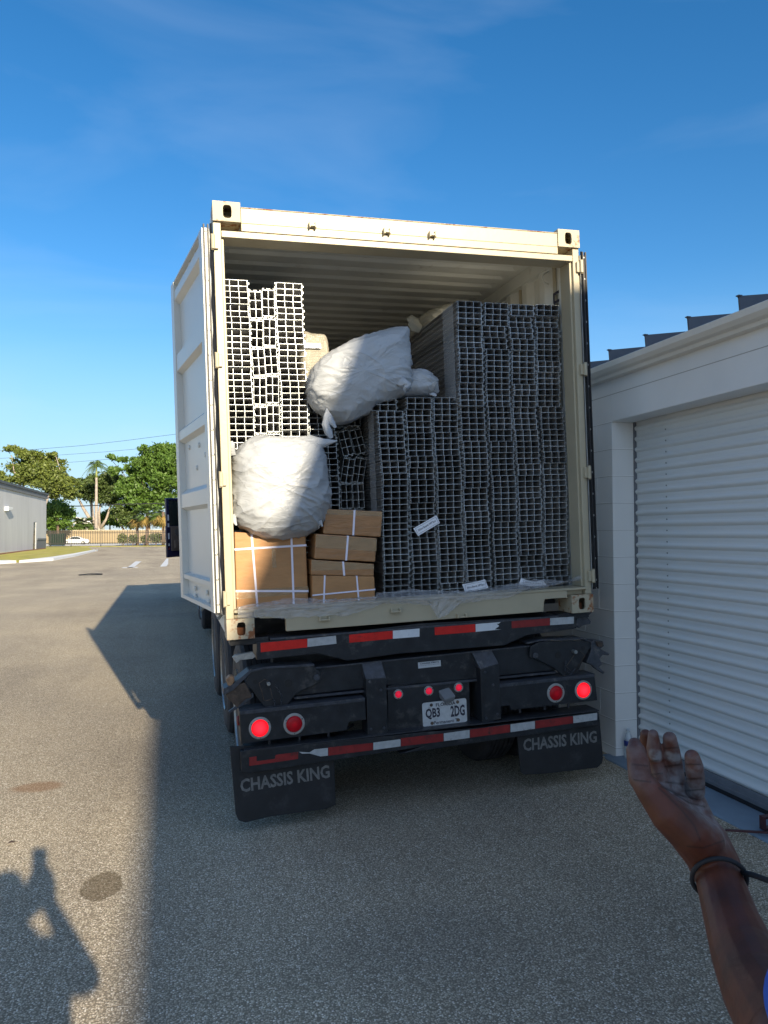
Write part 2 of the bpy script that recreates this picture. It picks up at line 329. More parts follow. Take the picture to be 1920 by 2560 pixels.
# lawn beside the grey building, kerb with a ramp notch
flat('lawn', [g7(-700, 1180), g7(-40, 1112, -1.05), g7(70, 1108, -1.05), g7(150, 1128), g7(215, 1104, -1.05), g7(440, 1080, -1.05), g7(640, 1050, -1.05), g7(800, 1018, -1.05), g7(760, 1003), g7(400, 1000), g7(-700, 1090)], grassm, 0.12, 0.12)
flat('mulch_bed', [g7(-300, 1095), g7(0, 1062), g7(200, 1034), g7(395, 1012), g7(395, 1019), g7(200, 1043), g7(0, 1074), g7(-300, 1110)], mulch, 0.128, 0.02)
def kerb(name, back, front):
    mb = MB().use(kerbm); n = len(back)
    B = [g7(u, v, -1.02) for u, v in back]; F = [g7(u, v) for u, v in front]; F2 = [V((p.x, p.y, GL+.15)) for p in F]
    for i in range(n-1):
        mb.prism([V((B[i].x, B[i].y, GL)), V((B[i+1].x, B[i+1].y, GL)), V((F[i+1].x, F[i+1].y, GL)), V((F[i].x, F[i].y, GL))], (0, 0, .15))
    o = mb.build(name); return tag(o, kind='structure')
kerb('kerb', [(205, 1104), (440, 1078), (640, 1048), (810, 1016), (835, 1018)], [(165, 1131), (460, 1112), (650, 1076), (832, 1030), (845, 1027)])
kerb('kerb', [(-500, 1150), (-60, 1108), (75, 1106)], [(-500, 1200), (-60, 1144), (140, 1132)])
linem = mat('worn_white_line_paint', (0.62, 0.64, 0.66), 0.8, var=0.12, scale=5, dirt=(0.35, 0.33, 0.29), dscale=6, dlo=.55, dhi=.7)
for pts in ([(1172, 1118), (1222, 1118), (1152, 1172), (1095, 1175)], [(1055, 1170), (1190, 1166), (1192, 1171), (1057, 1176)], [(1440, 1093), (1492, 1093), (1437, 1161), (1383, 1163)]):
    flat('parking_line', [g7(*p) for p in pts], linem, 0.004, .003)
flat('road', [V((-260, 108, 0)), V((160, 108, 0)), V((160, 128, 0)), V((-260, 128, 0))], roadm, 0.006)
flat('grass_verge', [V((-260, 97, 0)), V((160, 97, 0)), V((160, 103.5, 0)), V((-260, 103.5, 0))], grassm, 0.03, .03)
flat('roadside_grass', [V((-260, 129, 0)), V((160, 129, 0)), V((160, 300, 0)), V((-260, 300, 0))], grassm, 0.04, .03)
#@@ CONTAINER
W_, H_, LEN = 2.438, 2.591, 12.192
def corr(mb, x0, n, L0, zlo, zhi, depth, side):
    # trapezoid corrugation along y, real 36 mm deep
    pts = []; y = L0; p = .278
    while y < LEN-.1:
        pts += [(y, 0), (y+.07, 0), (y+.139, 1), (y+.209, 1)]; y += p
    vs = []
    for (yy, k) in pts: vs += [(x0+side*k*depth, yy, zlo), (x0+side*k*depth, yy, zhi)]
    mb.grid(vs, len(pts), 2)
cont = thing('shipping_container', 'cream shipping container with rusty corners and open rear doors, loaded with aluminium boards', 'shipping container', MC)
for (xa, xb, xl) in ((0.0, .046, .046), (2.392, 2.438, 2.392)):
    mb = MB().use(cream); mb.box((xa, .012, .118), (xb, .17, 2.473)); mb.build('corner_post', cont, bevel=.004)
mb = MB().use(cream)
mb.box((.0465, .035, .17), (.062, .16, 2.43)); mb.box((2.376, .035, .17), (2.3915, .16, 2.43))
mb.box((.165, .004, 2.472), (2.276, .10, 2.562)); mb.box((.165, .004, 2.424), (2.276, .1, 2.4715)); mb.box((.048, .0125, 2.385), (2.39, .16, 2.4235))
mb.use(rusty).box((.165, .002, 2.5625), (2.276, .12, 2.569))
mb.build('door_header', cont, bevel=.003)
mb = MB().use(cream)
# sill with two fork/lock cut-outs
zt = .152
S = [(.163, zt), (.163, .118), (.19, .118), (.20, .11), (.342, .104), (.352, .09), (.352, .022), (2.068, .022), (2.076, .09), (2.083, .104), (2.236, .104), (2.25, .098), (2.25, zt)]
mb.prism([V((a, .006, b)) for a, b in S], (0, .045, 0))
mb.box((.05, .052, .118), (2.39, .16, .156)); mb.box((.0465, .0, .1525), (2.3915, .16, .168))
mb.build('door_sill', cont, bevel=.003)
# corner castings with oval end holes
def casting(x0, x1, zz0, zz1, y0, y1, front):
    mb = MB().use(rusty)
    cx, cz = ((x0+x1)/2, (zz0+zz1)/2); n = 32; rx, rz = .0255, .0395
    cx += (.004 if x0 < 1 else -.004)
    def rp(q):
        # boundary of the rectangle along angle q
        dx, dz = cos(q), sin(q); t = 1e9
        if dx > 1e-6: t = min(t, (x1-cx)/dx)
        if dx < -1e-6: t = min(t, (x0-cx)/dx)
        if dz > 1e-6: t = min(t, (zz1-cz)/dz)
        if dz < -1e-6: t = min(t, (zz0-cz)/dz)
        return cx+dx*t, cz+dz*t
    angs = sorted([2*pi*k/n for k in range(n)]+[atan2(b-cz, a-cx) % (2*pi) for a in (x0, x1) for b in (zz0, zz1)])
    O = [rp(q) for q in angs]; I = []
    for q in angs:
        e = .55; c_, s_ = cos(q), sin(q)
        I.append((cx+rx*math.copysign(abs(c_)**e, c_), cz+rz*math.copysign(abs(s_)**e, s_)))
    m_ = len(angs); ya = y0 if front else y1; yb = y1 if front else y0; t = .016 if front else -.016
    vs = [V((a, ya, b)) for a, b in O]+[V((a, ya, b)) for a, b in I]+[V((a, ya+t, b)) for a, b in I]+[V((a, yb, b)) for a, b in O]
    fs = []
    for i in range(m_):
        j = (i+1) % m_
        fs += [(i, j, m_+j, m_+i), (m_+i, m_+j, 2*m_+j, 2*m_+i), (i, 3*m_+i, 3*m_+j, j)]
    fs.append(tuple(range(3*m_, 4*m_)))
    mb.add(vs, fs)
    mb.use(rust)
    # cavity walls behind the hole
    if front and zz0 < 1: mb.box((cx-.03, ya+.06, cz-.05), (cx+.03, ya+.1, cz+.0))
    return mb.build('corner_casting', cont)
for x0, x1 in ((0.0, .162), (2.276, 2.438)):
    for a, b in ((-.002, .118), (2.473, 2.591)):
        casting(x0, x1, a, b, -.006, .178, True)
        casting(x0, x1, a, b, LEN-.178, LEN, False)
mb = MB().use(inner)
corr(mb, 2.401, 0, .16, .158, 2.45, .034, 1); corr(mb, .037, 0, .16, .158, 2.45, .034, -1)
mb.box((.045, LEN-.10, .15), (2.393, LEN-.06, 2.55))
sw = mb.build('side_wall', cont)
mb = MB().use(inner)
mb.box((.0, .179, 2.4505), (.06, LEN-.18, 2.575)); mb.box((2.378, .179, 2.4505), (2.438, LEN-.18, 2.575))
mb.box((0.0, .179, .02), (.05, LEN-.18, .15)); mb.box((2.388, .179, .02), (2.438, LEN-.18, .15))
mb.build('side_rail', cont)
# roof with cross corrugations (seen from below as ribs)
mb = MB().use(inner)
pts = []; y = .10
while y < LEN-.1:
    pts += [(y, 2.548), (y+.09, 2.548), (y+.115, 2.566), (y+.18, 2.566)]; y += .209
mb.grid([(x, yy, (zz if .12 < x < 2.3 else 2.548)) for (yy, zz) in pts for x in (.0605, .11, .15, 2.28, 2.32, 2.3775)], len(pts), 6)
mb.grid([(x, yy, 2.572) for (yy, zz) in pts for x in (.061, 2.377)], len(pts), 2)
mb.build('roof_panel', cont)
mb = MB().use(floorw); mb.box((.05, .161, .125), (2.388, LEN-.10, .155)); mb.build('floor', cont)
mb = MB().use(blackst)
y = .4
while y < LEN-.2: mb.box((.06, y, .02), (2.37, y+.045, .124)); y += .3
mb.build('cross_member', cont)
# cam keepers on header and sill
for px, py, yy in (('1', 1030, 245), ('1', 1560, 290), ('2', 365, 335)):
    q = CY(*z(px, py, yy), 0.0); mb = MB().use(cream)
    for dx in (-.022, .014): mb.box((q.x+dx, -.032, q.z-.016), (q.x+dx+.01, .004, q.z+.02))
    mb.box((q.x-.012, -.028, q.z-.008), (q.x+.014, .0035, q.z+.006)); mb.build('cam_keeper', cont, bevel=.002)
for q in (CY(*z('b', 1110, 145), 0.0), CY(*z('5', 880, 150), 0), CY(*z('4', 700, 1490), 0)):
    mb = MB().use(cream)
    for dx in (-.035, .022): mb.box((q.x+dx, -.026, q.z-.012), (q.x+dx+.012, .004, q.z+.012))
    mb.box((q.x-.023, -.022, q.z-.012), (q.x+.022, .0035, q.z-.002)); mb.build('cam_keeper', cont, bevel=.002)
# hinges: 4 per side: knuckle pin + lug
for sx, xs_ in ((0, .0), (1, 2.438)):
    for zz in (.24, .942, 1.644, 2.343):
        mb = MB().use(cream); s = -1 if sx == 0 else 1
        mb.tube([(xs_+s*.004, -.012, zz-.042), (xs_+s*.004, -.012, zz+.042)], .0125, 10)
        mb.box((xs_-.001 if sx == 0 else xs_-.026, -.006, zz-.036), (xs_+.027 if sx == 0 else xs_+.001, .0115, zz+.036))
        mb.box((xs_-.016 if sx == 0 else xs_+.0, -.016, zz-.047), (xs_+.0 if sx == 0 else xs_+.016, .006, zz-.043)); mb.box((xs_-.016 if sx == 0 else xs_+.0, -.016, zz+.043), (xs_+.0 if sx == 0 else xs_+.016, .006, zz+.047))
        mb.build('hinge', cont, bevel=.002)
# stencilled F and vent dots on the right inner wall
qa = CX(*z('2', 1282, 765), 2.36)
text('stencil_letter', 'F', (2.399, qa.y+.00, qa.z-.075), (0, -1, 0), (0, 0, 1), .085, .15, ink, cont)
mb = MB().use(boltm)
for i in range(5):
    for j in range(2):
        mb.lathe((2.3995, .95+j*.035+(i % 2)*.017, 2.17+i*.028), (-1, 0, 0), [(0, .007), (.004, .007)], 8)
mb.build('vent_holes', cont)
mb = MB().use(inner); q = CX(*z('2', 1235, 590), 2.37)
mb.tube([(2.40, .36, 2.43), (2.36, .37, 2.41), (2.35, .37, 2.38), (2.365, .37, 2.35), (2.40, .37, 2.34)], .006, 6); mb.build('lashing_ring', cont, smooth=True)
# ---- doors: hinge on the rear posts, folded forward along the sides
def door(side):
    # local door frame: u along the leaf away from the hinge, w = thickness outwards, z up
    d = MB()
    zlo, zhi = .16, 2.432; WD = 1.16
    if side < 0: O = V((-.016, .022, 0)); U = V((-.150, 1.0, 0)).normalized(); Wv = V((-U.y, U.x, 0))
    else: O = V((2.450, .022, 0)); U = V((.012, 1.0, 0)).normalized(); Wv = V((U.y, -U.x, 0))
    def q(u, w_, zz): return O+U*u+Wv*w_+V((0, 0, zz))
    def bx(mb, a, b):
        (u0, w0, z0), (u1, w1, z1) = a, b
        mb.add([q(u0, w0, z0), q(u1, w0, z0), q(u1, w1, z0), q(u0, w1, z0), q(u0, w0, z1), q(u1, w0, z1), q(u1, w1, z1), q(u0, w1, z1)], [(0, 3, 2, 1), (4, 5, 6, 7), (0, 1, 5, 4), (1, 2, 6, 5), (2, 3, 7, 6), (3, 0, 4, 7)])
    # leaf panel: vertical cross-section with deep horizontal ribs, between two flat stiles
    mb = MB().use(doorw)
    bx(mb, (.0, .0, zlo), (.09, .052, zhi)); bx(mb, (WD-.11, .0, zlo), (WD, .052, zhi))
    prof = [(zlo, .05), (zlo+.025, .05), (zlo+.03, .012), (.30, .012), (.305, .046), (.335, .046), (.345, .008)]
    for zc, hh in ((.86, .075), (1.325, .06), (1.85, .085)):
        prof += [(zc-hh, .008), (zc-hh+.022, .046), (zc+hh-.035, .046), (zc+hh, .008)]
    prof += [(2.27, .008), (2.30, .046), (2.36, .046), (2.37, .02), (2.415, .02), (2.42, .05), (zhi, .05)]
    vs = []
    for (zz, ww) in prof: vs += [q(.0901, ww, zz), q(WD-.1101, ww, zz)]
    mb.grid(vs, len(prof), 2); vs2 = []
    for (zz, ww) in prof: vs2 += [q(.0901, ww-.0035, zz), q(WD-.1101, ww-.0035, zz)]
    mb.grid(vs2, len(prof), 2)
    dr = mb.build('door', cont)
    # gasket strips along the hinge-side edge
    gk = MB().use(rubber)
    for w0, u0 in ((.012, -.018), (.036, -.014)):
        bx(gk, (u0, w0, zlo-.01), (.0, w0+.008, zhi+.02))
    n = 30
    vs = []
    for i in range(n+1):
        zz = zlo-.012+(zhi+.035-zlo)*i/n; a = .003*sin(i*1.9)
        vs += [q(-.034+a, -.004, zz), q(-.018+a*.5, .006+a, zz), q(-.006, .002, zz)]
    gk.grid(vs, n+1, 3)
    gk.build('gasket', dr)
    st = MB().use(doorw if side < 0 else rubber); bx(st, (-.006, .0205, zlo), (-.0005, .0355, zhi))
    st.build('gasket_retainer', dr)
    for i in range(16):
        rv = MB().use(zinc); zz = zlo+.05+i*.147; rv.lathe(q(-.006, .028, zz), -U, [(0, .0075), (.002, .0075), (.003, .004)], 10); rv.build('rivet', dr)
    if side < 0:
        # small bolts showing through the leaf, and outer lock rod near the free edge
        bt = MB().use(doorw)
        for u, zz in ((.28, 1.28), (.22, 1.24), (.5, 1.20), (.30, 1.12), (.60, 1.06), (.85, 1.22), (.35, .25), (.75, .25), (.3, .2), (.75, .2), (.35, 2.395), (.55, 2.395), (.8, 2.395)):
            bt.lathe(q(u, .008 if .4 < zz < 2.3 else .018, zz), Wv, [(0, .018), (.008, .017), (.012, .009)], 10)
        bt.build('bolt', dr)
    rods = MB().use(cream)
    for u in (.30, .85): rods.tube([q(u, -.03, zlo-.03), q(u, -.03, zhi+.02)], .014, 8)
    rods.build('locking_rod', dr)
    hd = MB().use(zinc)
    if side < 0:
        for u in (.3, .85): hd.tube([q(u, -.03, zlo-.03), q(u, -.05, zlo-.055), q(u, -.03, zlo-.075)], .012, 6)
        hd.build('cam_end', dr)
door(-1); door(1)
#@@ CHASSIS
ch = thing('trailer_chassis', 'black container chassis trailer with red and white reflective tape, lit tail lights and mud flaps', 'trailer', MC)
def pz(k, pts, y): return [CY(*z(k, *p), y) for p in pts]
def plate(name, pts3, y0, th, m, par=ch, bevel=.004):
    mb = MB().use(m); mb.prism([V((p.x, y0, p.z)) for p in pts3], (0, th, 0)); return mb.build(name, par, bevel=bevel)
def mpts(lst, y): return [CY(*z(k, u, v), y) for k, u, v in lst]
# upper bolster directly under the container
yb = .02
face = mpts([('5', 330, 345), ('5', 760, 300), ('5', 1659, 192), ('6', 560, 155), ('6', 1322, 112), ('6', 1332, 214), ('6', 960, 265), ('6', 790, 342), ('6', 0, 405), ('5', 1070, 495), ('5', 830, 437), ('5', 332, 490)], yb)
bol = plate('upper_bolster', face, yb, .22, blackst)
top = max(p.z for p in face)
mb = MB().use(blacked)
a = mpts([('5', 335, 330), ('6', 1322, 95)], yb)
mb.prism([V((.255, yb-.004, -.026)), V((2.185, yb-.004, -.026)), V((2.185, yb-.004, -.014)), V((.255, yb-.004, -.014))], (0, .25, 0)); mb.build('top_flange', bol, bevel=.002)
mb = MB().use(blackst); mb.box((.02, .04, -.045), (.25, .2, -.006)); mb.box((2.19, .04, -.045), (2.43, .2, -.006)); mb.use(greasy)
mb.tube([(.09, .09, -.01), (.09, .09, .05)], .028, 10); mb.tube([(2.36, .09, -.01), (2.36, .09, .05)], .028, 10)
mb.build('twist_lock', ch, bevel=.003)
def strip(k, quads, y, m, par, name='reflective_tape'):
    for i, qd in enumerate(quads):
        pts = mpts([(k, *p) for p in qd], y); mb = MB().use(m)
        # ragged end
        mb.prism(pts, (0, .0015, 0)); mb.build(name, par)
yt = yb-.0022
strip('5', [[(362, 350), (742, 315), (742, 385), (480, 412), (365, 425)], [(1083, 283), (1437, 250), (1437, 315), (1085, 348)]], yt, redtape, bol)
strip('5', [[(744, 315), (975, 290), (980, 355), (744, 382)]], yt, whold, bol); strip('5', [[(1439, 248), (1655, 232), (1655, 298), (1439, 315)]], yt, whtape, bol)
strip('6', [[(262, 205), (568, 178), (570, 240), (264, 265)]], yt, redtape, bol); strip('6', [[(842, 155), (1130, 137), (1131, 190), (843, 213)]], yt, redold, bol)
strip('6', [[(570, 178), (762, 165), (742, 180), (728, 178), (748, 196), (715, 222), (762, 222), (572, 240)]], yt, whtape, bol); strip('6', [[(1132, 137), (1311, 126), (1311, 178), (1132, 190)]], yt, whold, bol)
# lower folded bolster beam
yl = .06
lb = mpts([('5', 700, 565), ('5', 1659, 465), ('6', 500, 402), ('6', 1010, 345), ('6', 1180, 470), ('6', 1180, 528), ('6', 745, 572), ('6', 520, 598), ('6', 0, 645), ('5', 1390, 692), ('5', 1210, 718), ('5', 640, 780)], yl)
low = plate('folding_bolster', lb, yl, .16, blackst)
mb = MB().use(blacked)
for (k0, p0, k1, p1, dz) in (('5', (640, 790), '6', (1180, 538), .014), ('5', (700, 560), '6', (1010, 340), .010)):
    a, b = mpts([(k0, *p0), (k1, *p1)], yl-.012); mb.prism([a, b, b-V((0, 0, dz)), a-V((0, 0, dz))], (0, .19, 0))
mb.build('beam_flange', low, bevel=.002)
# lock-arm gussets
def ngon(c, r, n=24, rz=None): return [V((c.x+r*cos(2*pi*i/n), c.y, c.z+(rz or r)*sin(2*pi*i/n))) for i in range(n)]
def disc(mb, k, u, v, r, y, th, m, n=24):
    c = CY(*z(k, u, v), y); mb.use(m); mb.prism(ngon(V((c.x, y, c.z)), r, n), (0, th, 0)); return c
gl = mpts([('5', 285, 562), ('5', 700, 530), ('5', 800, 545), ('5', 862, 600), ('5', 855, 660), ('5', 800, 692), ('5', 700, 735), ('5', 640, 775), ('5', 560, 880), ('5', 512, 985), ('5', 470, 975), ('5', 240, 662)], yl-.035)
arm = plate('lock_arm', gl, yl-.035, .02, blackst)
mb = MB()
disc(mb, '5', 320, 665, .012*1.15, yl-.0375, .003, boltm); disc(mb, '5', 590, 678, .0215*1.1, yl-.0375, .003, boltm); disc(mb, '5', 500, 880, .010, yl-.0375, .003, boltm)
mb.build('arm_hole', arm)
mb = MB(); disc(mb, '5', 820, 632, .019, yl-.046, .012, blacked); mb.build('pivot_pin', arm, bevel=.003)
mb = MB(); disc(mb, '5', 430, 685, .011, yl-.075, .042, zinc); mb.build('lock_pin', arm, bevel=.002)
mb = MB().use(blacked)
fl = mpts([('5', 60, 722), ('5', 130, 690), ('5', 270, 575), ('5', 390, 545), ('5', 800, 520)], yl-.04); fl2 = mpts([('5', 60, 775), ('5', 140, 735), ('5', 285, 590), ('5', 400, 562), ('5', 800, 540)], yl-.04)
for i in range(4): mb.prism([fl[i], fl[i+1], fl2[i+1], fl2[i]], (0, .13, 0))
mb.build('arm_flange', arm, bevel=.002)
mb = MB().use(zinc)
w0 = mpts([('k', 780, 440), ('k', 700, 405), ('k', 605, 470), ('k', 650, 600), ('k', 690, 760), ('k', 730, 775), ('k', 840, 735), ('k', 800, 560)], yl-.06)
mb.use(greasy).tube(w0, .0024, 6); mb.build('wire_handle', arm, smooth=True)
mb = MB().use(blacked)
cp = mpts([('k', 900, 520), ('k', 1000, 690), ('k', 990, 800), ('k', 985, 1000), ('k', 920, 1180), ('k', 880, 1000), ('k', 875, 800), ('k', 845, 720)], yl-.052)
def chain(mb, pts, link=.022, r=.0019):
    L_ = [0]
    for i in range(1, len(pts)): L_.append(L_[-1]+(pts[i]-pts[i-1]).length)
    s = 0; k = 0
    while s < L_[-1]:
        i = max(j for j in range(len(L_)) if L_[j] <= s); i = min(i, len(pts)-2)
        t = (s-L_[i])/max(1e-6, L_[i+1]-L_[i]); c = pts[i].lerp(pts[i+1], t); d = (pts[i+1]-pts[i]).normalized()
        sd_ = V((0, 1, 0)) if k % 2 else d.cross(V((0, 1, 0))).normalized()
        ring = [c+d*(link*.5*cos(q))+sd_*(link*.25*sin(q)) for q in [2*pi*j/10 for j in range(10)]]
        mb.tube(ring, r, 5, closed=True); s += link*.72; k += 1
chain(mb, cp); mb.build('chain', arm, smooth=True)
gr = mpts([('6', 985, 350), ('6', 1060, 312), ('6', 1425, 310), ('6', 1440, 350), ('6', 1385, 440), ('6', 1325, 595), ('6', 1278, 606), ('6', 1230, 572), ('6', 1150, 505), ('6', 1040, 452), ('6', 978, 430)], yl-.035)
arr = plate('lock_arm', gr, yl-.035, .02, blackst)
mb = MB()
disc(mb, '6', 1192, 415, .0235, yl-.0375, .003, boltm); disc(mb, '6', 1380, 365, .015, yl-.0375, .003, boltm); disc(mb, '6', 1285, 580, .010, yl-.0375, .003, boltm)
mb.build('arm_hole', arr)
mb = MB(); disc(mb, '6', 1025, 420, .019, yl-.046, .012, blacked); mb.build('pivot_pin', arr, bevel=.003)
mb = MB(); disc(mb, '6', 1328, 393, .0125, yl-.075, .042, zinc); mb.build('lock_pin', arr, bevel=.002)
mb = MB().use(greasy); mb.tube(mpts([('6', 1328, 393), ('6', 1255, 500), ('6', 1310, 555), ('6', 1395, 420), ('6', 1360, 385)], yl-.055), .0026, 6); mb.build('wire_handle', arr, smooth=True)
mb = MB().use(blacked); chain(mb, mpts([('6', 1250, 470), ('6', 1245, 530), ('6', 1290, 560), ('6', 1320, 520)], yl-.05)); mb.build('chain', arr, smooth=True)
mb = MB().use(blacked)
a = mpts([('6', 960, 322), ('6', 1060, 298), ('6', 1380, 285), ('6', 1440, 312)], yl-.04); b = [p-V((0, 0, .010)) for p in a]
for i in range(3): mb.prism([a[i], a[i+1], b[i+1], b[i]], (0, .13, 0))
mb.build('arm_flange', arr, bevel=.002)
# folded twist-lock heads sticking out at both ends
def blob(name, pts, y, th, m, par, r=.006):
    mb = MB().use(m); mb.prism([V((p.x, y, p.z)) for p in pts], (0, th, 0)); return mb.build(name, par, bevel=r)
tl = blob('twist_lock', mpts([('5', 60, 722), ('5', 135, 690), ('5', 235, 665), ('5', 290, 770), ('5', 285, 790), ('5', 240, 800), ('5', 170, 870), ('5', 90, 790)], .05), .03, .1, greasy, ch)
blob('lock_head', mpts([('5', 80, 640), ('5', 110, 612), ('5', 145, 620), ('5', 150, 655), ('5', 120, 700), ('5', 92, 690)], .04), .02, .06, mat('tan_grease_rust', (.30, .17, .09), .6, var=.3, scale=30, bump=.002, bscale=60), tl)
blob('lock_lever', mpts([('5', 100, 905), ('5', 240, 800), ('5', 300, 755), ('5', 305, 785), ('5', 190, 870), ('5', 105, 925)], .045), .035, .02, blacked, tl, .002)
blob('lock_shroud', mpts([('5', 135, 470), ('5', 160, 450), ('5', 300, 425), ('5', 325, 460), ('5', 300, 480), ('5', 200, 490), ('5', 165, 515)], .045), .05, .04, mat('pale_worn_steel', (.36, .35, .32), .5, var=.3, scale=40), tl, .002)
tr = blob('twist_lock', mpts([('6', 1425, 320), ('6', 1450, 303), ('6', 1520, 305), ('6', 1528, 345), ('6', 1500, 365), ('6', 1530, 380), ('6', 1570, 402), ('6', 1565, 415), ('6', 1520, 410), ('6', 1495, 440), ('6', 1515, 478), ('6', 1490, 505), ('6', 1440, 490), ('6', 1395, 470), ('6', 1430, 380)], .05), .03, .1, blacked, ch)
blob('lock_lever', mpts([('6', 1430, 480), ('6', 1480, 495), ('6', 1530, 540), ('6', 1522, 552), ('6', 1460, 510)], .045), .025, .03, blacked, tr, .002)
blob('lock_shroud', mpts([('6', 1350, 100), ('6', 1470, 90), ('6', 1465, 100), ('6', 1430, 130), ('6', 1460, 165), ('6', 1455, 185), ('6', 1390, 200), ('6', 1370, 215), ('6', 1345, 200)], .03), .06, .08, blacked, tr, .003)
blob('lock_ring', mpts([('6', 1470, 312), ('6', 1500, 308), ('6', 1522, 325), ('6', 1515, 352), ('6', 1485, 350)], .03), .012, .02, greasy, tr, .004)
# uprights
for pl in ([('5', 1200, 530), ('5', 1362, 502), ('5', 1380, 632), ('5', 1396, 1085), ('5', 1232, 1112), ('5', 1216, 645)], [('6', 565, 407), ('6', 714, 385), ('6', 740, 478), ('6', 760, 892), ('6', 614, 932), ('6', 600, 520)]):
    p3 = mpts(pl, .0); mb = MB().use(blackst)
    # lower vertical plate, bevelled upper cap leaning back
    mb.prism([V((p3[5].x, -.012, p3[5].z)), V((p3[2].x, -.012, p3[2].z)), V((p3[3].x, -.012, p3[3].z)), V((p3[4].x, -.012, p3[4].z))], (0, .15, 0))
    mb.use(blacked)
    t0, t1, b0, b1 = p3[0], p3[1], p3[5], p3[2]
    mb.add([V((b0.x, -.0125, b0.z+.001)), V((b1.x, -.0125, b1.z+.001)), V((t1.x, .05, t1.z)), V((t0.x, .05, t0.z)), V((b0.x, .10, b0.z+.001)), V((b1.x, .10, b1.z+.001)), V((t1.x, .10, t1.z)), V((t0.x, .10, t0.z))],
           [(0, 1, 2, 3), (4, 7, 6, 5), (0, 3, 7, 4), (1, 5, 6, 2), (3, 2, 6, 7), (0, 4, 5, 1)])
    mb.build('upright', ch, bevel=.004)
# centre plate, licence plate, lamps
yc = .05
cpn = mpts([('5', 1396, 700), ('5', 1659, 672), ('6', 0, 648), ('6', 522, 600), ('6', 530, 925), ('6', 0, 985), ('5', 1396, 1075)], yc)
cen = plate('centre_plate', cpn, yc, .02, blackst)
# light boxes
yx = -.01
lx = mpts([('5', 190, 912), ('5', 620, 868), ('5', 1215, 812), ('5', 1222, 975), ('5', 1082, 992), ('5', 1062, 1062), ('5', 205, 1172)], yx)
lbx = plate('light_box', lx, yx, .14, blackst)
rx = mpts([('6', 752, 655), ('6', 1240, 600), ('6', 1470, 575), ('6', 1490, 757), ('6', 838, 832), ('6', 826, 796), ('6', 760, 803)], yx)
rbx = plate('light_box', rx, yx, .14, blackst)
for a, b, par_ in (('5', 190, 905), ('5', 1213, 795), lbx), (('6', 752, 635), ('6', 1470, 556), rbx):
    mb = MB().use(blacked); p, q = mpts([a, b], yx-.004); mb.prism([p, q, q-V((0, 0, .022)), p-V((0, 0, .022))], (0, .15, 0)); mb.build('box_lip', par_, bevel=.002)
lensb = D.materials.new('lit_red_lens')
def lens(name, core, edge, strength, spec=.5):
    m = D.materials.new(name); m.use_nodes = True; N = m.node_tree.nodes; L = m.node_tree.links; b = N['Principled BSDF']
    t = N.new('ShaderNodeTexCoord'); ln = N.new('ShaderNodeVectorMath'); ln.operation = 'LENGTH'; L.new(t.outputs['Object'], ln.inputs[0])
    r = N.new('ShaderNodeValToRGB'); r.color_ramp.elements[0].color = (*core, 1); r.color_ramp.elements[1].color = (*edge, 1); r.color_ramp.elements[0].position = 0.002; r.color_ramp.elements[1].position = .05 if strength > 1 else .03
    L.new(ln.outputs['Value'], r.inputs[0]); L.new(r.outputs[0], b.inputs['Emission Color']); b.inputs['Emission Strength'].default_value = strength
    b.inputs['Base Color'].default_value = (.22, .002, .006, 1); b.inputs['Roughness'].default_value = .3; b.inputs['Specular IOR Level'].default_value = .3
    n = N.new('ShaderNodeTexVoronoi'); n.inputs['Scale'].default_value = 260; L.new(t.outputs['Object'], n.inputs['Vector']); bp = N.new('ShaderNodeBump'); bp.inputs['Distance'].default_value = .0008; L.new(n.outputs['Distance'], bp.inputs['Height']); L.new(bp.outputs[0], b.inputs['Normal'])
    return m
l_on = lens('lit_brake_lens', (1, .035, .06), (.80, .001, .006), 1.05); l_off = lens('dim_tail_lens', (.32, .004, .012), (.07, .0005, .003), .45); l_sm = lens('small_marker_lens', (1, .02, .08), (.05, .0005, .002), .9)
def lamp(k, u, v, R, r, y, m, par, name='tail_light'):
    c = CY(*z(k, u, v), y)
    rg = MB().use(ringm); rg.lathe((0, 0, 0), (0, -1, 0), [(0, R), (.006, R), (.009, R*.93), (.010, r*1.03), (.002, r*1.0)], 36)
    for q in (.5, 2.6, 4.7):
        rg.use(boltm).lathe((cos(q)*(R+r)/2, -.0095, sin(q)*(R+r)/2), (0, -1, 0), [(0, .003), (.002, .003)], 8)
    o = rg.build(name, par, smooth=False); o.location = (c.x, y, c.z)
    ls = MB().use(m); ls.lathe((0, 0, 0), (0, -1, 0), [(.0, r), (.008, r*.98), (.015, r*.8), (.019, r*.5), (.0205, r*.02)], 36)
    l = ls.build('lens', o, smooth=True); return o
lamp('5', 357, 1040, .0655, .050, yx, l_on, lbx); lamp('5', 635, 1007, .0645, .0485, yx, l_off, lbx)
lamp('6', 1173, 700, .0640, .0480, yx, l_off, rbx); lamp('6', 1380, 678, .0640, .0500, yx, l_on, rbx)
for k, u, v in (('5', 1481, 765), ('6', 215, 684), ('6', 440, 658)): lamp(k, u, v, .0315, .0215, yc, l_sm, cen, 'marker_light')
c = CY(*z('5', 197, 1000), .0)
sm = MB().use(redold); sm.lathe((c.x, .06, c.z), (-1, 0, 0), [(0, .03), (.012, .028), (.016, .012)], 20); sm.build('side_marker', lbx, smooth=True)
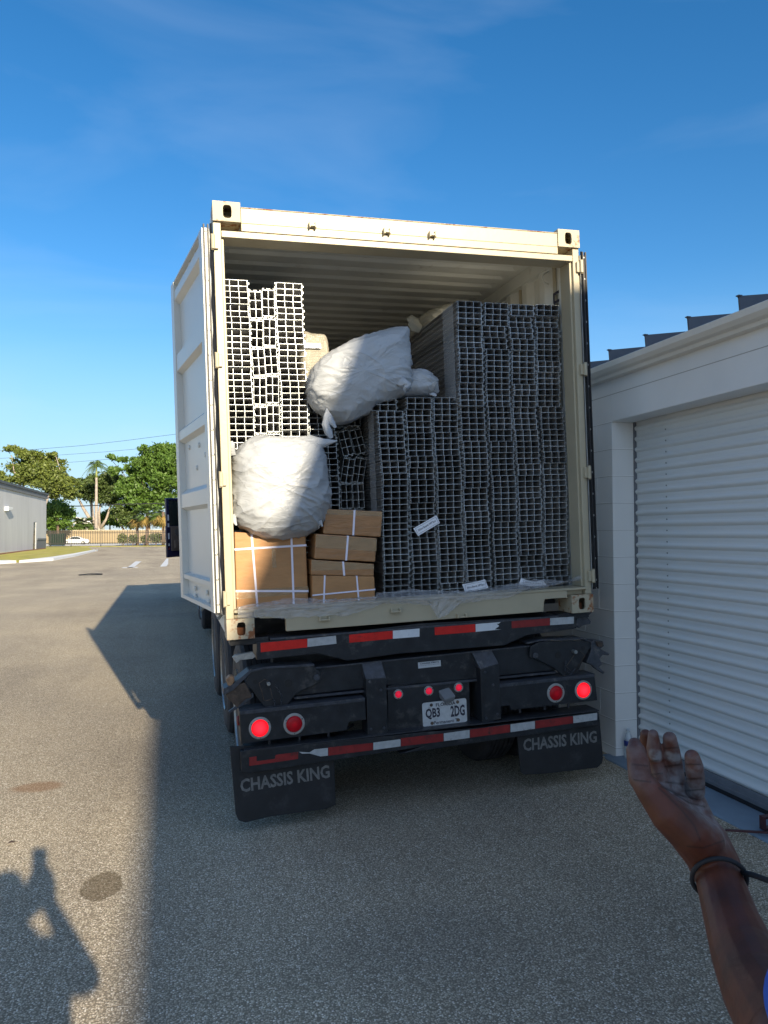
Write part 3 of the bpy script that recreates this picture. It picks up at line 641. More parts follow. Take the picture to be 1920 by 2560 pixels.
# licence plate
lic_m = mat('embossed_plate_sheet', (0.52, 0.54, 0.55), 0.45, var=.12, scale=30, bump=.0008, bscale=40, dirt=(.30, .28, .27), dscale=18, dlo=.58, dhi=.75)
pp = [CY(*z('p', *p), yc-.012) for p in ((255, 1225), (1405, 1090), (1435, 1700), (290, 1845))]
pc = (pp[0]+pp[1]+pp[2]+pp[3])/4; X_ = ((pp[1]-pp[0])+(pp[2]-pp[3])).normalized(); U_ = V((0, 0, 1)); U_ = (U_-X_*U_.dot(X_)).normalized()
pw, ph = .303, .153
mb = MB().use(lic_m); rr = .014; out = []
for sx, sz, a0 in ((1, 1, 0), (-1, 1, pi/2), (-1, -1, pi), (1, -1, 1.5*pi)):
    for i in range(6):
        q = a0+pi/2*i/5; out.append(pc+X_*(sx*(pw/2-rr)+rr*cos(q))+U_*(sz*(ph/2-rr)+rr*sin(q)))
mb.prism(out, (0, .002, 0)); lic = mb.build('licence_plate', cen)
off = V((0, -.0012, 0))
text('plate_state', 'FLORIDA', pc+off+X_*.008+U_*(ph*.355), X_, U_, .135, .022, ink, lic, bold=.02)
text('plate_characters', 'QB3', pc+off-X_*.082+U_*.002, X_, U_, .098, .072, ink, lic, bold=.035)
text('plate_characters', '2DG', pc+off+X_*.088+U_*.002, X_, U_, .098, .072, ink, lic, bold=.035)
text('plate_footer', 'Permanent T', pc+off+X_*.005-U_*(ph*.375), X_, U_, .165, .022, ink, lic, bold=.01)
mb = MB().use(greasy)
for dx, dz in ((-.09, .058), (.09, .058), (-.09, -.058), (.09, -.058)): mb.lathe(pc+off+X_*dx+U_*dz, (0, -1, 0), [(0, .011), (.003, .010), (.005, .005)], 12)
mb.build('plate_bolt', lic)
lm = MB().use(mat('grey_lamp_housing', (.16, .17, .18), .5)); c0 = CY(*z('p', 850, 950), yc); c1 = CY(*z('p', 900, 1110), yc)
lm.add([V((c0.x-.045, yc-.001, c0.z+.02)), V((c0.x+.03, yc-.001, c0.z+.035)), V((c0.x+.055, yc-.055, c0.z-.015)), V((c0.x-.025, yc-.055, c0.z-.03)), V((c0.x-.04, yc-.001, c0.z-.03)), V((c0.x+.035, yc-.001, c0.z-.02)), V((c0.x+.045, yc-.045, c0.z-.05)), V((c0.x-.015, yc-.045, c0.z-.06))],
       [(0, 1, 2, 3), (4, 7, 6, 5), (0, 3, 7, 4), (1, 5, 6, 2), (3, 2, 6, 7), (0, 4, 5, 1)])
lm.build('plate_lamp', cen, bevel=.006)
# maker's sticker
sp = [CY(*z('p', *p), yl-.0015) for p in ((155, 170), (740, 108), (750, 262), (165, 325))]
mb = MB().use(mat('grey_white_sticker', (.50, .53, .55), .5, var=.08, dirt=(.2, .2, .2), dscale=30, dlo=.6, dhi=.7)); mb.prism(sp, (0, .001, 0)); stk = mb.build('sticker', low)
sc_ = (sp[0]+sp[1]+sp[2]+sp[3])/4; sX = (sp[1]-sp[0]); sU = V((0, 0, 1))
text('sticker_text', 'CHASSIS PARTS', sc_+V((0, -.001, .010)), sX, sU, sX.length*.84, .011, ink, stk, bold=.02)
text('sticker_text', 'Intermodal Chassis Specialists', sc_+V((0, -.001, -.003)), sX, sU, sX.length*.88, .006, ink, stk)
# under-ride bar with tread-plate step and tapes
yr = -.03
bf = mpts([('5', 200, 1232), ('5', 1659, 1078), ('6', 600, 965), ('6', 1500, 842), ('6', 1512, 940), ('6', 0, 1162), ('5', 1659, 1198), ('5', 270, 1410), ('5', 205, 1396)], yr)
bar = plate('bumper', bf, yr, .10, blackst)
mb = MB().use(mat('tread_plate_steel', (.05, .055, .065), .42, metal=.4, var=.35, scale=30, bump=.004, bscale=90, dirt=(.16, .16, .17), dscale=20))
a, b, c_, d_ = mpts([('5', 205, 1194), ('6', 1480, 792), ('6', 1500, 836), ('5', 262, 1226)], yr)
zl, zr = c_.z, d_.z
mb.add([V((d_.x-.02, yr-.004, d_.z)), V((c_.x, yr-.004, c_.z)), V((c_.x, yr+.16, c_.z)), V((d_.x-.02, yr+.16, d_.z)), V((d_.x-.02, yr-.004, d_.z+.006)), V((c_.x, yr-.004, c_.z+.006)), V((c_.x, yr+.16, c_.z+.006)), V((d_.x-.02, yr+.16, d_.z+.006))], [(0, 3, 2, 1), (4, 5, 6, 7), (0, 1, 5, 4), (1, 2, 6, 5), (2, 3, 7, 6), (3, 0, 4, 7)])
mb.build('bumper_step', bar)
yt = yr-.0022
strip('5', [[(270, 1280), (330, 1272), (330, 1312), (480, 1292), (485, 1260), (668, 1236), (668, 1292), (272, 1350)], [(914, 1200), (1276, 1162), (1276, 1220), (914, 1266)]], yt, redold, bar)
strip('5', [[(675, 1235), (760, 1240), (800, 1215), (910, 1203), (910, 1266), (850, 1272), (760, 1248), (700, 1250)], [(1280, 1160), (1501, 1132), (1501, 1190), (1280, 1220)]], yt, whold, bar)
strip('6', [[(8, 1043), (326, 1006), (328, 1066), (8, 1103)], [(529, 978), (830, 939), (830, 997), (529, 1038)], [(1020, 912), (1303, 876), (1306, 929), (1022, 970)]], yt, redold, bar)
strip('6', [[(330, 1006), (525, 979), (525, 1040), (332, 1064)], [(834, 938), (1017, 913), (1018, 971), (834, 997)], [(1307, 875), (1487, 851), (1487, 904), (1308, 929)]], yt, whold, bar)
# mud flaps
flapm = mat('black_mud_flap_rubber', (0.018, 0.019, 0.022), 0.6, var=.25, scale=12, bump=.001, bscale=30, dirt=(.05, .05, .055), dscale=6)
lett = mat('faded_grey_lettering', (.17, .172, .17), .7, var=.25, scale=40)
def flap(pts, tx):
    mb = MB().use(flapm); p3 = mpts(pts, .02); mb.prism([V((p.x, .02, p.z)) for p in p3], (0, .012, 0)); f = mb.build('mud_flap', ch, bevel=.003)
    (a, b, c, d) = mpts(tx, .0185); cc = (a+b+c+d)/4; X = (b-a)+(c-d)
    text('flap_lettering', 'CHASSIS KING', cc, X, V((0, 0, 1)), X.length/2, ((a-d).length+(b-c).length)/2, lett, f, bold=.028)
flap([('5', 112, 1190), ('5', 960, 1190), ('5', 975, 1665), ('5', 900, 1700), ('5', 430, 1765), ('5', 240, 1812), ('5', 185, 1795), ('5', 160, 1740)], [('5', 195, 1455), ('5', 922, 1342), ('5', 925, 1442), ('5', 200, 1572)])
flap([('6', 878, 960), ('6', 1508, 900), ('6', 1532, 1190), ('6', 1525, 1230), ('6', 1490, 1265), ('6', 1100, 1312), ('6', 935, 1318), ('6', 912, 1300)], [('6', 928, 1050), ('6', 1482, 982), ('6', 1485, 1076), ('6', 932, 1140)])
hose = mat('dusty_black_hose', (.035, .035, .04), .6, var=.3, scale=20)
for pts in ([('5', 1240, 770), ('5', 1100, 800), ('5', 900, 770), ('5', 700, 800), ('5', 560, 840)], [('6', 735, 590), ('6', 850, 620), ('6', 980, 580), ('6', 1130, 590)], [('5', 1120, 1010), ('5', 1000, 1080), ('5', 840, 1110), ('5', 640, 1150)], [('6', 560, 640), ('6', 575, 760), ('6', 540, 880)]):
    mb = MB().use(hose); mb.tube(mpts(pts, .16), .009, 7); mb.build('air_hose', ch, smooth=True)
for k, u, v in (('5', 1250, 665), ('5', 1340, 730), ('5', 1260, 1050), ('5', 1365, 1040), ('6', 640, 545), ('6', 700, 640), ('6', 650, 890), ('6', 735, 860)):
    q_ = CY(*z(k, u, v), -.012); mb = MB().use(blacked); mb.lathe((q_.x, -.0125, q_.z), (0, -1, 0), [(0, .009), (.006, .009), (.007, .005)], 6); mb.build('bolt', ch)
for k, u, v in (('5', 680, 1125), ('5', 915, 1095), ('5', 435, 1155), ('6', 1090, 815), ('6', 1270, 795), ('6', 905, 835)):
    q_ = CY(*z(k, u, v), yx+.05); mb = MB().use(blacked); mb.tube([(q_.x, yx+.05, q_.z+.03), (q_.x, yx+.05, q_.z-.012)], .008, 6); mb.build('bolt', ch)
# frame rails, cross members, axles, wheels
mb = MB().use(blackst)
for x in (.78, 1.53): mb.box((x, .22, -.34), (x+.13, 11.6, -.052))
mb.box((.5, .12, -.62), (.62, .5, -.3)); mb.box((1.82, .12, -.62), (1.94, .5, -.3))
for y in (.3, 1.4, 2.9, 4.6, 6.4, 8.2, 10.5): mb.box((.3, y, -.28), (2.14, y+.12, -.10))
mb.box((.3, 11.4, -.3), (2.14, 11.75, -.05))
mb.build('frame_rail', ch, bevel=.004)
def wheel(x, y, zc, side, par, R=.51, wd=.255):
    mb = MB().use(tyrem); s = side
    prof = [(-wd/2+.01, R*.60), (-wd/2, R*.72), (-wd/2+.004, R*.88), (-wd/2+.02, R*.965), (-wd/2+.045, R)]
    zs = []
    n = 5; a0 = -wd/2+.045; step = (wd-.09)/n
    for i in range(n):
        u0 = a0+i*step
        zs += [(u0+step*.12, R), (u0+step*.14, R), (u0+step*.86, R), (u0+step*.88, R-.012)] if i < n-1 else [(u0+step*.12, R), (u0+step, R)]
        if i < n-1: zs += [(u0+step*1.08, R-.012)]
    prof += zs+[(-h, r) for h, r in reversed([(-wd/2+.01, R*.60), (-wd/2, R*.72), (-wd/2+.004, R*.88), (-wd/2+.02, R*.965)])]
    mb.lathe((0, 0, 0), (1, 0, 0), prof, 40); o = mb.build('tyre', par, smooth=False); o.location = (x, y, zc)
    rm = MB().use(zinc); rm.lathe((0, 0, 0), (1, 0, 0), [(-wd/2+.02, .03), (-wd/2+.02, R*.22), (-wd/2+.07, R*.26), (-wd/2+.075, R*.5), (-wd/2-.002, R*.60), (wd/2+.002, R*.60), (wd/2-.075, R*.5), (wd/2-.07, R*.26), (wd/2-.02, R*.22), (wd/2-.02, .03)], 32); rm.build('rim', o, smooth=False)
    return o
for ya in (.78, 2.25, 3.72):
    for sx in (-1, 1):
        for k in (0, 1):
            x = (.235+k*.31) if sx < 0 else (2.203-k*.31)
            zc = gz(x)+.505-(-0.0349*-1)*0
            wheel(x, ya, -1.15+.512 if True else zc, sx, ch)
    mb = MB().use(blackst); mb.tube([(.3, ya, -.64), (2.14, ya, -.64)], .065, 12); mb.build('axle', ch, smooth=True)
#@@ TRUCK
navy = mat('dark_navy_truck_paint', (0.012, 0.014, 0.055), 0.25, var=.1, coat=.5)
glassm = mat('tinted_glass', (.02, .03, .025), .05, var=0, spec=.8)
trim = mat('brown_grey_door_trim', (.16, .125, .10), .6, var=.12)
tk = thing('semi_truck', 'dark navy semi truck ahead of the container with its driver door standing open', 'truck', MC)
mb = MB().use(navy)
mb.box((.2, 13.3, -.35), (2.25, 15.3, 1.55)); mb.box((.35, 15.3, -.35), (2.1, 17.0, .55)); mb.box((.1, 16.0, -.75), (2.35, 17.0, -.1))
mb.build('cab', tk, bevel=.08)
mb = MB().use(blackst); mb.box((.75, 8.6, -.4), (.9, 16.5, -.2)); mb.box((1.55, 8.6, -.4), (1.7, 16.5, -.2)); mb.box((.4, 12.4, -.75), (.72, 13.9, -.3)); mb.build('truck_frame', tk)
for ya in (9.0, 10.35):
    for sx in (-1, 1):
        for k in (0, 1): wheel((.30+k*.31) if sx < 0 else (2.15-k*.31), ya, -1.15+.512, sx, tk)
for x in (.3, 2.1): wheel(x, 16.2, -1.15+.512, 1, tk)
dh = V((.13, 15.15, 0)); fe = P(412, 1320, 18.35); fe = MCI @ fe; U = V((fe.x-dh.x, fe.y-dh.y, 0)); DL = U.length; U.normalize(); Wv = V((U.y, -U.x, 0))
if Wv.y > 0: Wv = -Wv
zt_, zb_ = (MCI @ P(420, 1245, 18.4)).z, (MCI @ P(412, 1394, 18.4)).z
def dq(u, w_, zz): return V((dh.x, dh.y, 0))+U*u+Wv*w_+V((0, 0, zz))
def dbox(mb, a, b):
    (u0, w0, z0), (u1, w1, z1) = a, b
    mb.add([dq(u0, w0, z0), dq(u1, w0, z0), dq(u1, w1, z0), dq(u0, w1, z0), dq(u0, w0, z1), dq(u1, w0, z1), dq(u1, w1, z1), dq(u0, w1, z1)], [(0, 3, 2, 1), (4, 5, 6, 7), (0, 1, 5, 4), (1, 2, 6, 5), (2, 3, 7, 6), (3, 0, 4, 7)])
Hd = zt_-zb_
mb = MB().use(navy); zm = zb_+Hd*.53
dbox(mb, (0, 0, zb_), (DL, .06, zm)); dbox(mb, (DL-.10, 0, zm), (DL-.02, .06, zt_)); dbox(mb, (0, 0, zm), (.08, .06, zt_)); dbox(mb, (.08, 0, zt_-.06), (DL-.10, .06, zt_))
td = mb.build('truck_door', tk, bevel=.015)
mb = MB().use(glassm); dbox(mb, (.08, .02, zm), (DL-.10, .03, zt_-.06)); mb.build('window', td)
mb = MB().use(trim); dbox(mb, (.05, .061, zb_+.16), (DL-.12, .085, zm-.01)); dbox(mb, (.08, .086, zb_+.22), (DL-.2, .12, zb_+.42)); mb.build('door_trim', td, bevel=.012)
mb = MB().use(mat('speaker_grille', (.09, .085, .08), .7)); mb.lathe(dq(DL-.34, .086, zb_+.62), Wv, [(0, .1), (.012, .095), (.014, .02)], 20); mb.build('speaker', td)
mb = MB().use(paper)
for f0, f1 in ((.62, .72), (.51, .575), (.31, .41), (.195, .235)): dbox(mb, (DL-.085, .061, zb_+Hd*f0), (DL-.04, .0625, zb_+Hd*f1))
mb.use(redold); q0 = zb_+Hd*.135
mb.add([dq(DL-.095, .0625, q0), dq(DL-.03, .0625, q0), dq(DL-.062, .0625, q0+.07)], [(0, 1, 2)])
mb.build('door_sticker', td)
#@@ BOARDS
def bundle_mesh():
    mb = MB(); w_, h, t, ti, L_ = .168, .0388, .0011, .0019, 3.5
    def bar(x0, z0, x1, z1):   # a wall: bright sawn front edge, mill-finish faces
        vs = [(x0, 0, z0), (x1, 0, z0), (x1, 0, z1), (x0, 0, z1), (x0, L_, z0), (x1, L_, z0), (x1, L_, z1), (x0, L_, z1)]
        mb.use(aluend).add(vs, [(0, 1, 2, 3)]); o = len(mb.v)-8
        mb.use(alu)
        for f in ((0, 4, 5, 1), (1, 5, 6, 2), (2, 6, 7, 3), (3, 7, 4, 0)): mb.f.append([i+o for i in f]); mb.m.append(mb.cur)
    for k in (0, 1):
        z0 = k*(h+.0004); x0 = -w_/2; x1 = w_/2
        bar(x0, z0, x1, z0+t); bar(x0, z0+h-t, x1, z0+h)
        for i in range(4):
            xc = x0+(w_-ti)*i/3; bar(xc, z0+t, xc+ti, z0+h-t)
        # tongue (small hollow square) on the right, grooved lips on the left
        s = .0105; zc = z0+h/2; e = .0013
        bar(x1, zc-s/2, x1+s, zc-s/2+e); bar(x1, zc+s/2-e, x1+s, zc+s/2); bar(x1+s-e, zc-s/2+e, x1+s, zc+s/2-e)
        for zz in (z0+.003, z0+h-.003-e): bar(x0-.010, zz, x0, zz+e)
        bar(x0-.010, z0+.003+e, x0-.010+e, z0+.012); bar(x0-.010, z0+h-.012, x0-.010+e, z0+h-.003-e)
        bar(x0-.005, z0+h*.42, x0, z0+h*.42+e)
    me = mb.mesh('board_bundle'); return me
def obj_random(m, lo, hi):
    N = m.node_tree.nodes; L = m.node_tree.links; b = N['Principled BSDF']; src = b.inputs['Base Color'].links[0].from_socket
    oi = N.new('ShaderNodeObjectInfo'); mr = N.new('ShaderNodeMapRange'); mr.inputs[3].default_value = lo; mr.inputs[4].default_value = hi; L.new(oi.outputs['Random'], mr.inputs[0])
    cm = N.new('ShaderNodeCombineColor'); [L.new(mr.outputs[0], cm.inputs[i]) for i in range(3)]
    mm = N.new('ShaderNodeMixRGB'); mm.blend_type = 'MULTIPLY'; mm.inputs[0].default_value = 1; L.new(src, mm.inputs[1]); L.new(cm.outputs[0], mm.inputs[2]); L.new(mm.outputs[0], b.inputs['Base Color'])
obj_random(aluend, .8, 1.12); obj_random(alu, .75, 1.1)
BM = bundle_mesh()
BH = .0388*2+.0004
NB = 0
def bundle(x, y, zz, label, group, rot=0.0, cz=None):
    global NB
    o = D.objects.new('board_bundle', BM); COL.objects.link(o)
    M = Matrix.Translation((x, y, zz)) @ Matrix.Rotation(rot, 4, 'Y')
    o.matrix_world = MC @ M; tag(o, label, 'aluminium boards', group); NB += 1; return o
def interp(tab, zq):
    tab = sorted(tab)
    if zq <= tab[0][0]: return tab[0][1]
    for (a, b), (c, d) in zip(tab, tab[1:]):
        if zq <= c: return b+(d-b)*(zq-a)/(c-a)
    return tab[-1][1]
NUM = ['zeroth', 'first', 'second', 'third', 'fourth', 'fifth', 'sixth', 'seventh', 'eighth', 'ninth', 'tenth', 'eleventh', 'twelfth', 'thirteenth', 'fourteenth', 'fifteenth', 'sixteenth', 'seventeenth', 'eighteenth', 'nineteenth', 'twentieth', 'twenty-first', 'twenty-second', 'twenty-third', 'twenty-fourth', 'twenty-fifth', 'twenty-sixth']
def column(name, edges, y, top, group, zfloor=.157, stop=None, odd=()):
    # edges: (zoom, left px, right px, v) pairs along the column
    tab = []
    for k, l, r, v in edges:
        a, b = CY(*z(k, l, v), y), CY(*z(k, r, v), y); tab.append(((a.z+b.z)/2, (a.x+b.x)/2))
    zt_ = CY(*z(*top), y).z; n = int((zt_-zfloor)/(BH+.0012)+.5); pitch = (zt_-zfloor)/n
    run = 0.0
    for i in range(n):
        zz = zt_-(i+1)*pitch
        if stop and zz < stop: break
        if i % 4 == 0: run = random.uniform(-.0035, .0035)
        x = interp(tab, zz+BH/2)+run+random.uniform(-.0028, .0028)
        if i in odd: x += odd[i]
        bundle(x, y+random.uniform(-.014, .012), zz, '%s board pair from the top, %s' % (NUM[min(i+1, 26)], name), group, rot=random.uniform(-.006, .006))
    return zt_
YR = .17
GR = 'aluminium board pairs stacked on the right'; GLF = 'aluminium board pairs stacked on the left'
column('shorter column nearest the cartons', [('B', 1500, 1770, 300), ('4', 125, 295, 70), ('4', 155, 325, 600), ('4', 165, 338, 1100)], YR, ('E', 1100, 1050), GR)
column('shorter column second from the boxes', [('2', 172, 362, 1590), ('4', 325, 490, 70), ('4', 350, 515, 600), ('4', 360, 530, 1100)], YR, ('2', 270, 1582), GR)
column('shorter column touching the tall stack', [('2', 388, 575, 1590), ('4', 510, 680, 70), ('4', 540, 700, 600), ('4', 555, 715, 1100)], YR, ('2', 480, 1578), GR)
column('leftmost column of the tall right stack', [('C', 235, 535, 100), ('C', 250, 550, 860), ('C', 265, 560, 1300), ('4', 700, 865, 70), ('4', 725, 885, 600), ('4', 740, 895, 1100)], YR-.02, ('C', 380, 68), GR)
column('second column from left, tall right stack', [('C', 590, 878, 100), ('C', 610, 895, 860), ('C', 620, 905, 1300), ('4', 885, 1045, 70), ('4', 915, 1070, 600), ('4', 925, 1085, 1100)], YR, ('C', 720, 92), GR, odd={2: -.026, 3: -.012, 0: -.004, 1: -.004})
column('third column from left, tall right stack', [('C', 908, 1195, 180), ('C', 940, 1225, 860), ('C', 950, 1235, 1200), ('4', 1065, 1220, 70), ('4', 1100, 1255, 600), ('4', 1107, 1258, 1100)], YR, ('C', 1050, 117), GR, odd={1: -.008, 2: -.006})
column('tall column against the right container wall', [('C', 1250, 1535, 180), ('C', 1268, 1540, 860), ('C', 1275, 1550, 1440), ('4', 1260, 1410, 90), ('4', 1270, 1425, 600), ('4', 1285, 1440, 1100)], YR, ('C', 1390, 117), GR)
YL_ = .30
column('tall column against the left door post', [('A', 85, 478, 150), ('A', 130, 515, 900), ('A', 155, 545, 1500), ('3', 125, 330, 80)], YL_-.02, ('A', 300, 115), GLF)
column('tall column right of the upright pairs', [('A', 950, 1345, 200), ('A', 985, 1385, 900), ('A', 1010, 1415, 1440), ('A', 1035, 1435, 1700), ('3', 600, 820, 60)], YL_+.02, ('A', 1150, 172), GLF)
column('shaded column under the tied long sack', [('B', 258, 712, 450), ('B', 275, 720, 700), ('B', 305, 765, 1300), ('B', 340, 795, 2000)], YL_+.11, ('B', 450, -60), GLF)
# rotated (on-edge) pairs between the two left columns
def edgewise(cols, y, rows, group, where):
    for ri, (pts) in enumerate(rows):
        # pts: four zoom corners TL,TR,BR,BL of one pair block (2 boards wide)
        k = pts[0]; tl, tr_, br, bl = [CY(*z(k, *p), y) for p in pts[1:]]
        n = pts[5] if len(pts) > 5 else 2
    return
def turned(k, tl, bl, wpx, y, label, group):
    # a pair standing on edge; tl/bl = its left edge in the zoom, the body lies to the right
    a, b = CY(*z(k, *tl), y), CY(*z(k, *bl), y)
    d = (b-a); d.y = 0; ang = atan2(d.x, -d.z)       # lean
    mid = (a+b)/2; side = V((cos(ang), 0, sin(ang)))
    # body x axis -> down along d ; body z axis -> to the right (side)
    xd = -d.normalized(); zd = V((-xd.z, 0, xd.x))
    if zd.x < 0: zd = -zd
    o = D.objects.new('board_bundle', BM); COL.objects.link(o)
    xax = zd.cross(V((0, 1, 0)))*-1
    R = Matrix(((0, 0, 0, mid.x), (0, 1, 0, y), (0, 0, 0, mid.z), (0, 0, 0, 1)))
    xv = V((0, 1, 0)).cross(zd)
    for i in range(3): R[i][0] = xv[i]; R[i][2] = zd[i]; R[i][1] = (0, 1, 0)[i]
    R[0][3], R[1][3], R[2][3] = mid.x, y, mid.z
    o.matrix_world = MC @ R
    tag(o, label, 'aluminium boards', group)
GE = 'aluminium board pairs stood on edge'
sets = [((525, 318), (545, 722), (735, 288), (742, 692)), ((553, 780), (553, 1180), (757, 762), (760, 1152)), ((568, 1240), (598, 1640), (768, 1222), (798, 1612)), ((600, 1698), (605, 2095), (803, 1672), (808, 2070))]
for i in range(8):
    if i < 4: a, b, c, d = sets[i]
    else:
        (x1_, y1_), _, (x2_, y2_), _ = sets[3]; dv = 462*(i-3); a, b, c, d = (x1_+12*(i-3), y1_+dv), (x1_+17*(i-3), y1_+dv+400), (x2_+12*(i-3), y2_+dv), (x2_+17*(i-3), y2_+dv+400)
    turned('A', a, b, 0, YL_, 'left on-edge board pair, %s row down between the two sunlit columns' % NUM[i+1], GE)
    turned('A', c, d, 0, YL_, 'right on-edge board pair, %s row down between the two sunlit columns' % NUM[i+1], GE)
YE = YL_+.20
dark = [((735, 200), (745, 640), (985, 170), (985, 620), 'upright, partly under the tied sack'), ((765, 745), (880, 1185), (985, 715), (1100, 1160), 'leaning clockwise'), ((885, 1222), (820, 1650), (1100, 1210), (1035, 1640), 'leaning anticlockwise'), ((822, 1705), (840, 2140), (1040, 1700), (1062, 2140), 'upright just above the top carton'), ((845, 2200), (850, 2640), (1065, 2200), (1070, 2640), 'hidden behind the top carton')]
for a, b, c, d, s in dark:
    turned('B', a, b, 0, YE, 'left on-edge board pair in the shaded gap, %s' % s, GE); turned('B', c, d, 0, YE, 'right on-edge board pair in the shaded gap, %s' % s, GE)
# clear stretch-film strips over stack edges
film = mat('clear_stretch_film', (.75, .78, .80), .18, var=.05, alpha=.33, bump=.004, bscale=25, spec=.8)
def film_strip(x, y, z0, z1, L_, label):
    mb = MB().use(film); n = 26; vs = []
    for i in range(n+1):
        zz = z0+(z1-z0)*i/n
        for j in range(7): vs.append((x-.006-.004*abs(sin(i*1.3+j)), y-.006+L_*j/6, zz))
    mb.grid(vs, n+1, 7); o = mb.build('stretch_film', smooth=True); o.matrix_world = MC; return tag(o, label, 'plastic film', 'film over the board stacks')
film_strip(1.565, YR-.02, 1.45, 2.10, .20, 'clear film wrapped round the tall stack, over its left edge')
film_strip(.995, YR, .55, 1.40, .14, 'clear film over the left edge of the shorter columns')
#@@ SACKS
def catmull(pts, n):
    out = []; m_ = len(pts)
    for i in range(m_):
        p0, p1, p2, p3 = pts[i-1], pts[i], pts[(i+1) % m_], pts[(i+2) % m_]
        for j in range(n):
            t = j/n; out.append(.5*((2*p1)+(p2-p0)*t+(2*p0-5*p1+4*p2-p3)*t*t+(3*p1-p0-3*p2+p3)*t*t*t))
    return out
def sack(name, k, outline, centre, y, depth, m, label, group=None, wr=.006, expo=.75, seed=0, rings=46, back=1.0):
    pts = [CY(*z(k, *p), y) for p in outline]; c = CY(*z(k, *centre), y); B = catmull(pts, 10); n = len(B)
    base = V((c.x, y, c.z)); mb = MB().use(m); vs = []; Rm = sum((b__-base).length for b__ in B)/n*.85
    for i in range(rings+1):
        ph = -pi/2+pi*i/rings; s = abs(cos(ph))**expo; dp = sin(ph)
        dp = math.copysign(abs(dp)**.85, dp)
        for j in range(n):
            e = B[j]-base; rm_ = (abs(e.x)+abs(e.z)+1e-6); tt = max(0, 1-s)*.85; e = e.lerp(V((e.x, 0, e.z)).normalized()*Rm, tt)
            p = base+e*s; yy = y-depth*(-dp if dp < 0 else -dp*back) if False else y+depth*dp*(1 if dp < 0 else back)
            q = V((p.x, yy, p.z))
            th = atan2(e.z, e.x)
            # creases running towards the gathered ends plus soft lumps
            k_ = min(1, max(0, (s-.55)/.4)); k_ = k_*k_
            cr1 = 1-abs(noise.noise(V((q.x*4.5+seed, q.z*13+sin(q.x*7+seed)*1.1, q.y*6))))*2.6
            cr2 = 1-abs(noise.noise(V((q.x*9+q.z*5, q.z*24+q.x*8+seed, q.y*9))))*3
            f = noise.noise(V((q.x*4+seed, q.y*4, q.z*4)))*1.3 + noise.noise(V((th*5.0+seed, i*.04, 3)))*.9*k_*(1-k_*.6) + max(0, cr1)**3*.75 + max(0, cr2)**3*.42
            nrm = V((e.x*max(.05, s), dp*depth*1.2, e.z*max(.05, s))).normalized()
            vs.append(q+nrm*f*wr*2*min(1, s*2.2))
    mb.grid(vs, rings+1, n, wrap=True)
    o = mb.build(name, smooth=True); o.matrix_world = MC; tag(o, label, 'sack', group); return o
def ear(pts, rad, m, par, name='sack_ear', flat_=.35, seed=1):
    P_ = [V(p) for p in pts]; vs = []; n = 14
    for i, p in enumerate(P_):
        d = (P_[min(i+1, len(P_)-1)]-P_[max(i-1, 0)]).normalized(); sdv = d.cross(V((0, 1, 0))).normalized()
        for j in range(n):
            q = 2*pi*j/n; r = rad[i]*(1+.25*sin(q*4+i+seed)); vs.append(p+sdv*r*cos(q)+V((0, 1, 0))*r*flat_*sin(q))
    mb = MB().use(m); mb.grid(vs, len(P_), n, wrap=True); return mb.build(name, par, smooth=True)
GS = 'white woven sacks in the container'
s1 = sack('woven_sack', '3', [(150, 330), (250, 215), (430, 160), (650, 170), (800, 160), (900, 175), (950, 310), (985, 480), (1015, 660), (1005, 790), (960, 900), (900, 985), (780, 1045), (600, 1075), (430, 1060), (290, 1000), (175, 905), (140, 800), (135, 560)], (560, 620), .20, .24, sackm, 'plump round white woven sack sitting on the large carton', GS, wr=.0075, expo=.62, seed=2)
q = lambda k, u, v, y: CY(*z(k, u, v), y)
ear([q('3', 830, 210, .10), q('3', 930, 215, .08), q('3', 1010, 200, .06), q('3', 1095, 188, .04)], [.045, .034, .018, .002], sackm, s1)
ear([q('3', 150, 320, .10), q('3', 140, 260, .08), q('3', 145, 215, .07), q('3', 140, 190, .07)], [.02, .018, .016, .006], sackm, s1)
ear([q('3', 900, 950, .10), q('3', 945, 925, .05), q('3', 960, 960, .03)], [.025, .014, .004], sackm, s1)
ear([q('3', 150, 850, .10), q('3', 160, 900, .05), q('3', 185, 950, .03)], [.02, .014, .004], sackm, s1)
s2 = sack('woven_sack', 'E', [(40, 900), (95, 710), (290, 510), (540, 390), (830, 290), (1080, 225), (1240, 215), (1245, 330), (1240, 470), (1280, 640), (1285, 860), (1240, 970), (1090, 1055), (880, 1140), (760, 1230), (560, 1340), (420, 1365), (240, 1280), (110, 1160), (45, 1050)], (640, 790), .27, .21, sackm, 'long white sack lying tilted on the stacks, tied end hanging down', GS, wr=.008, expo=.62, seed=9)
ear([q('E', 330, 1260, .13), q('E', 280, 1290, .10), q('E', 262, 1370, .09), q('E', 300, 1470, .08), q('E', 335, 1540, .08)], [.05, .02, .022, .024, .014], sackm, s2)
ear([q('E', 300, 1290, .10), q('E', 350, 1360, .09), q('E', 385, 1410, .085)], [.022, .016, .008], sackm, s2)
ear([q('E', 1200, 290, .20), q('E', 1248, 230, .18), q('E', 1258, 175, .17)], [.02, .012, .004], sackm, s2)
ear([q('E', 1120, 830, .12), q('E', 1200, 850, .06), q('E', 1270, 880, .05), q('E', 1215, 950, .05)], [.03, .028, .02, .006], sackm, s2)
s3 = sack('woven_sack', 'E', [(1080, 1040), (1120, 860), (1200, 750), (1320, 728), (1440, 745), (1530, 790), (1590, 850), (1605, 930), (1600, 1030), (1500, 1045), (1300, 1048)], (1350, 900), .34, .16, sackm, 'small white sack behind the long one, resting on the shorter columns', GS, wr=.006, seed=4)
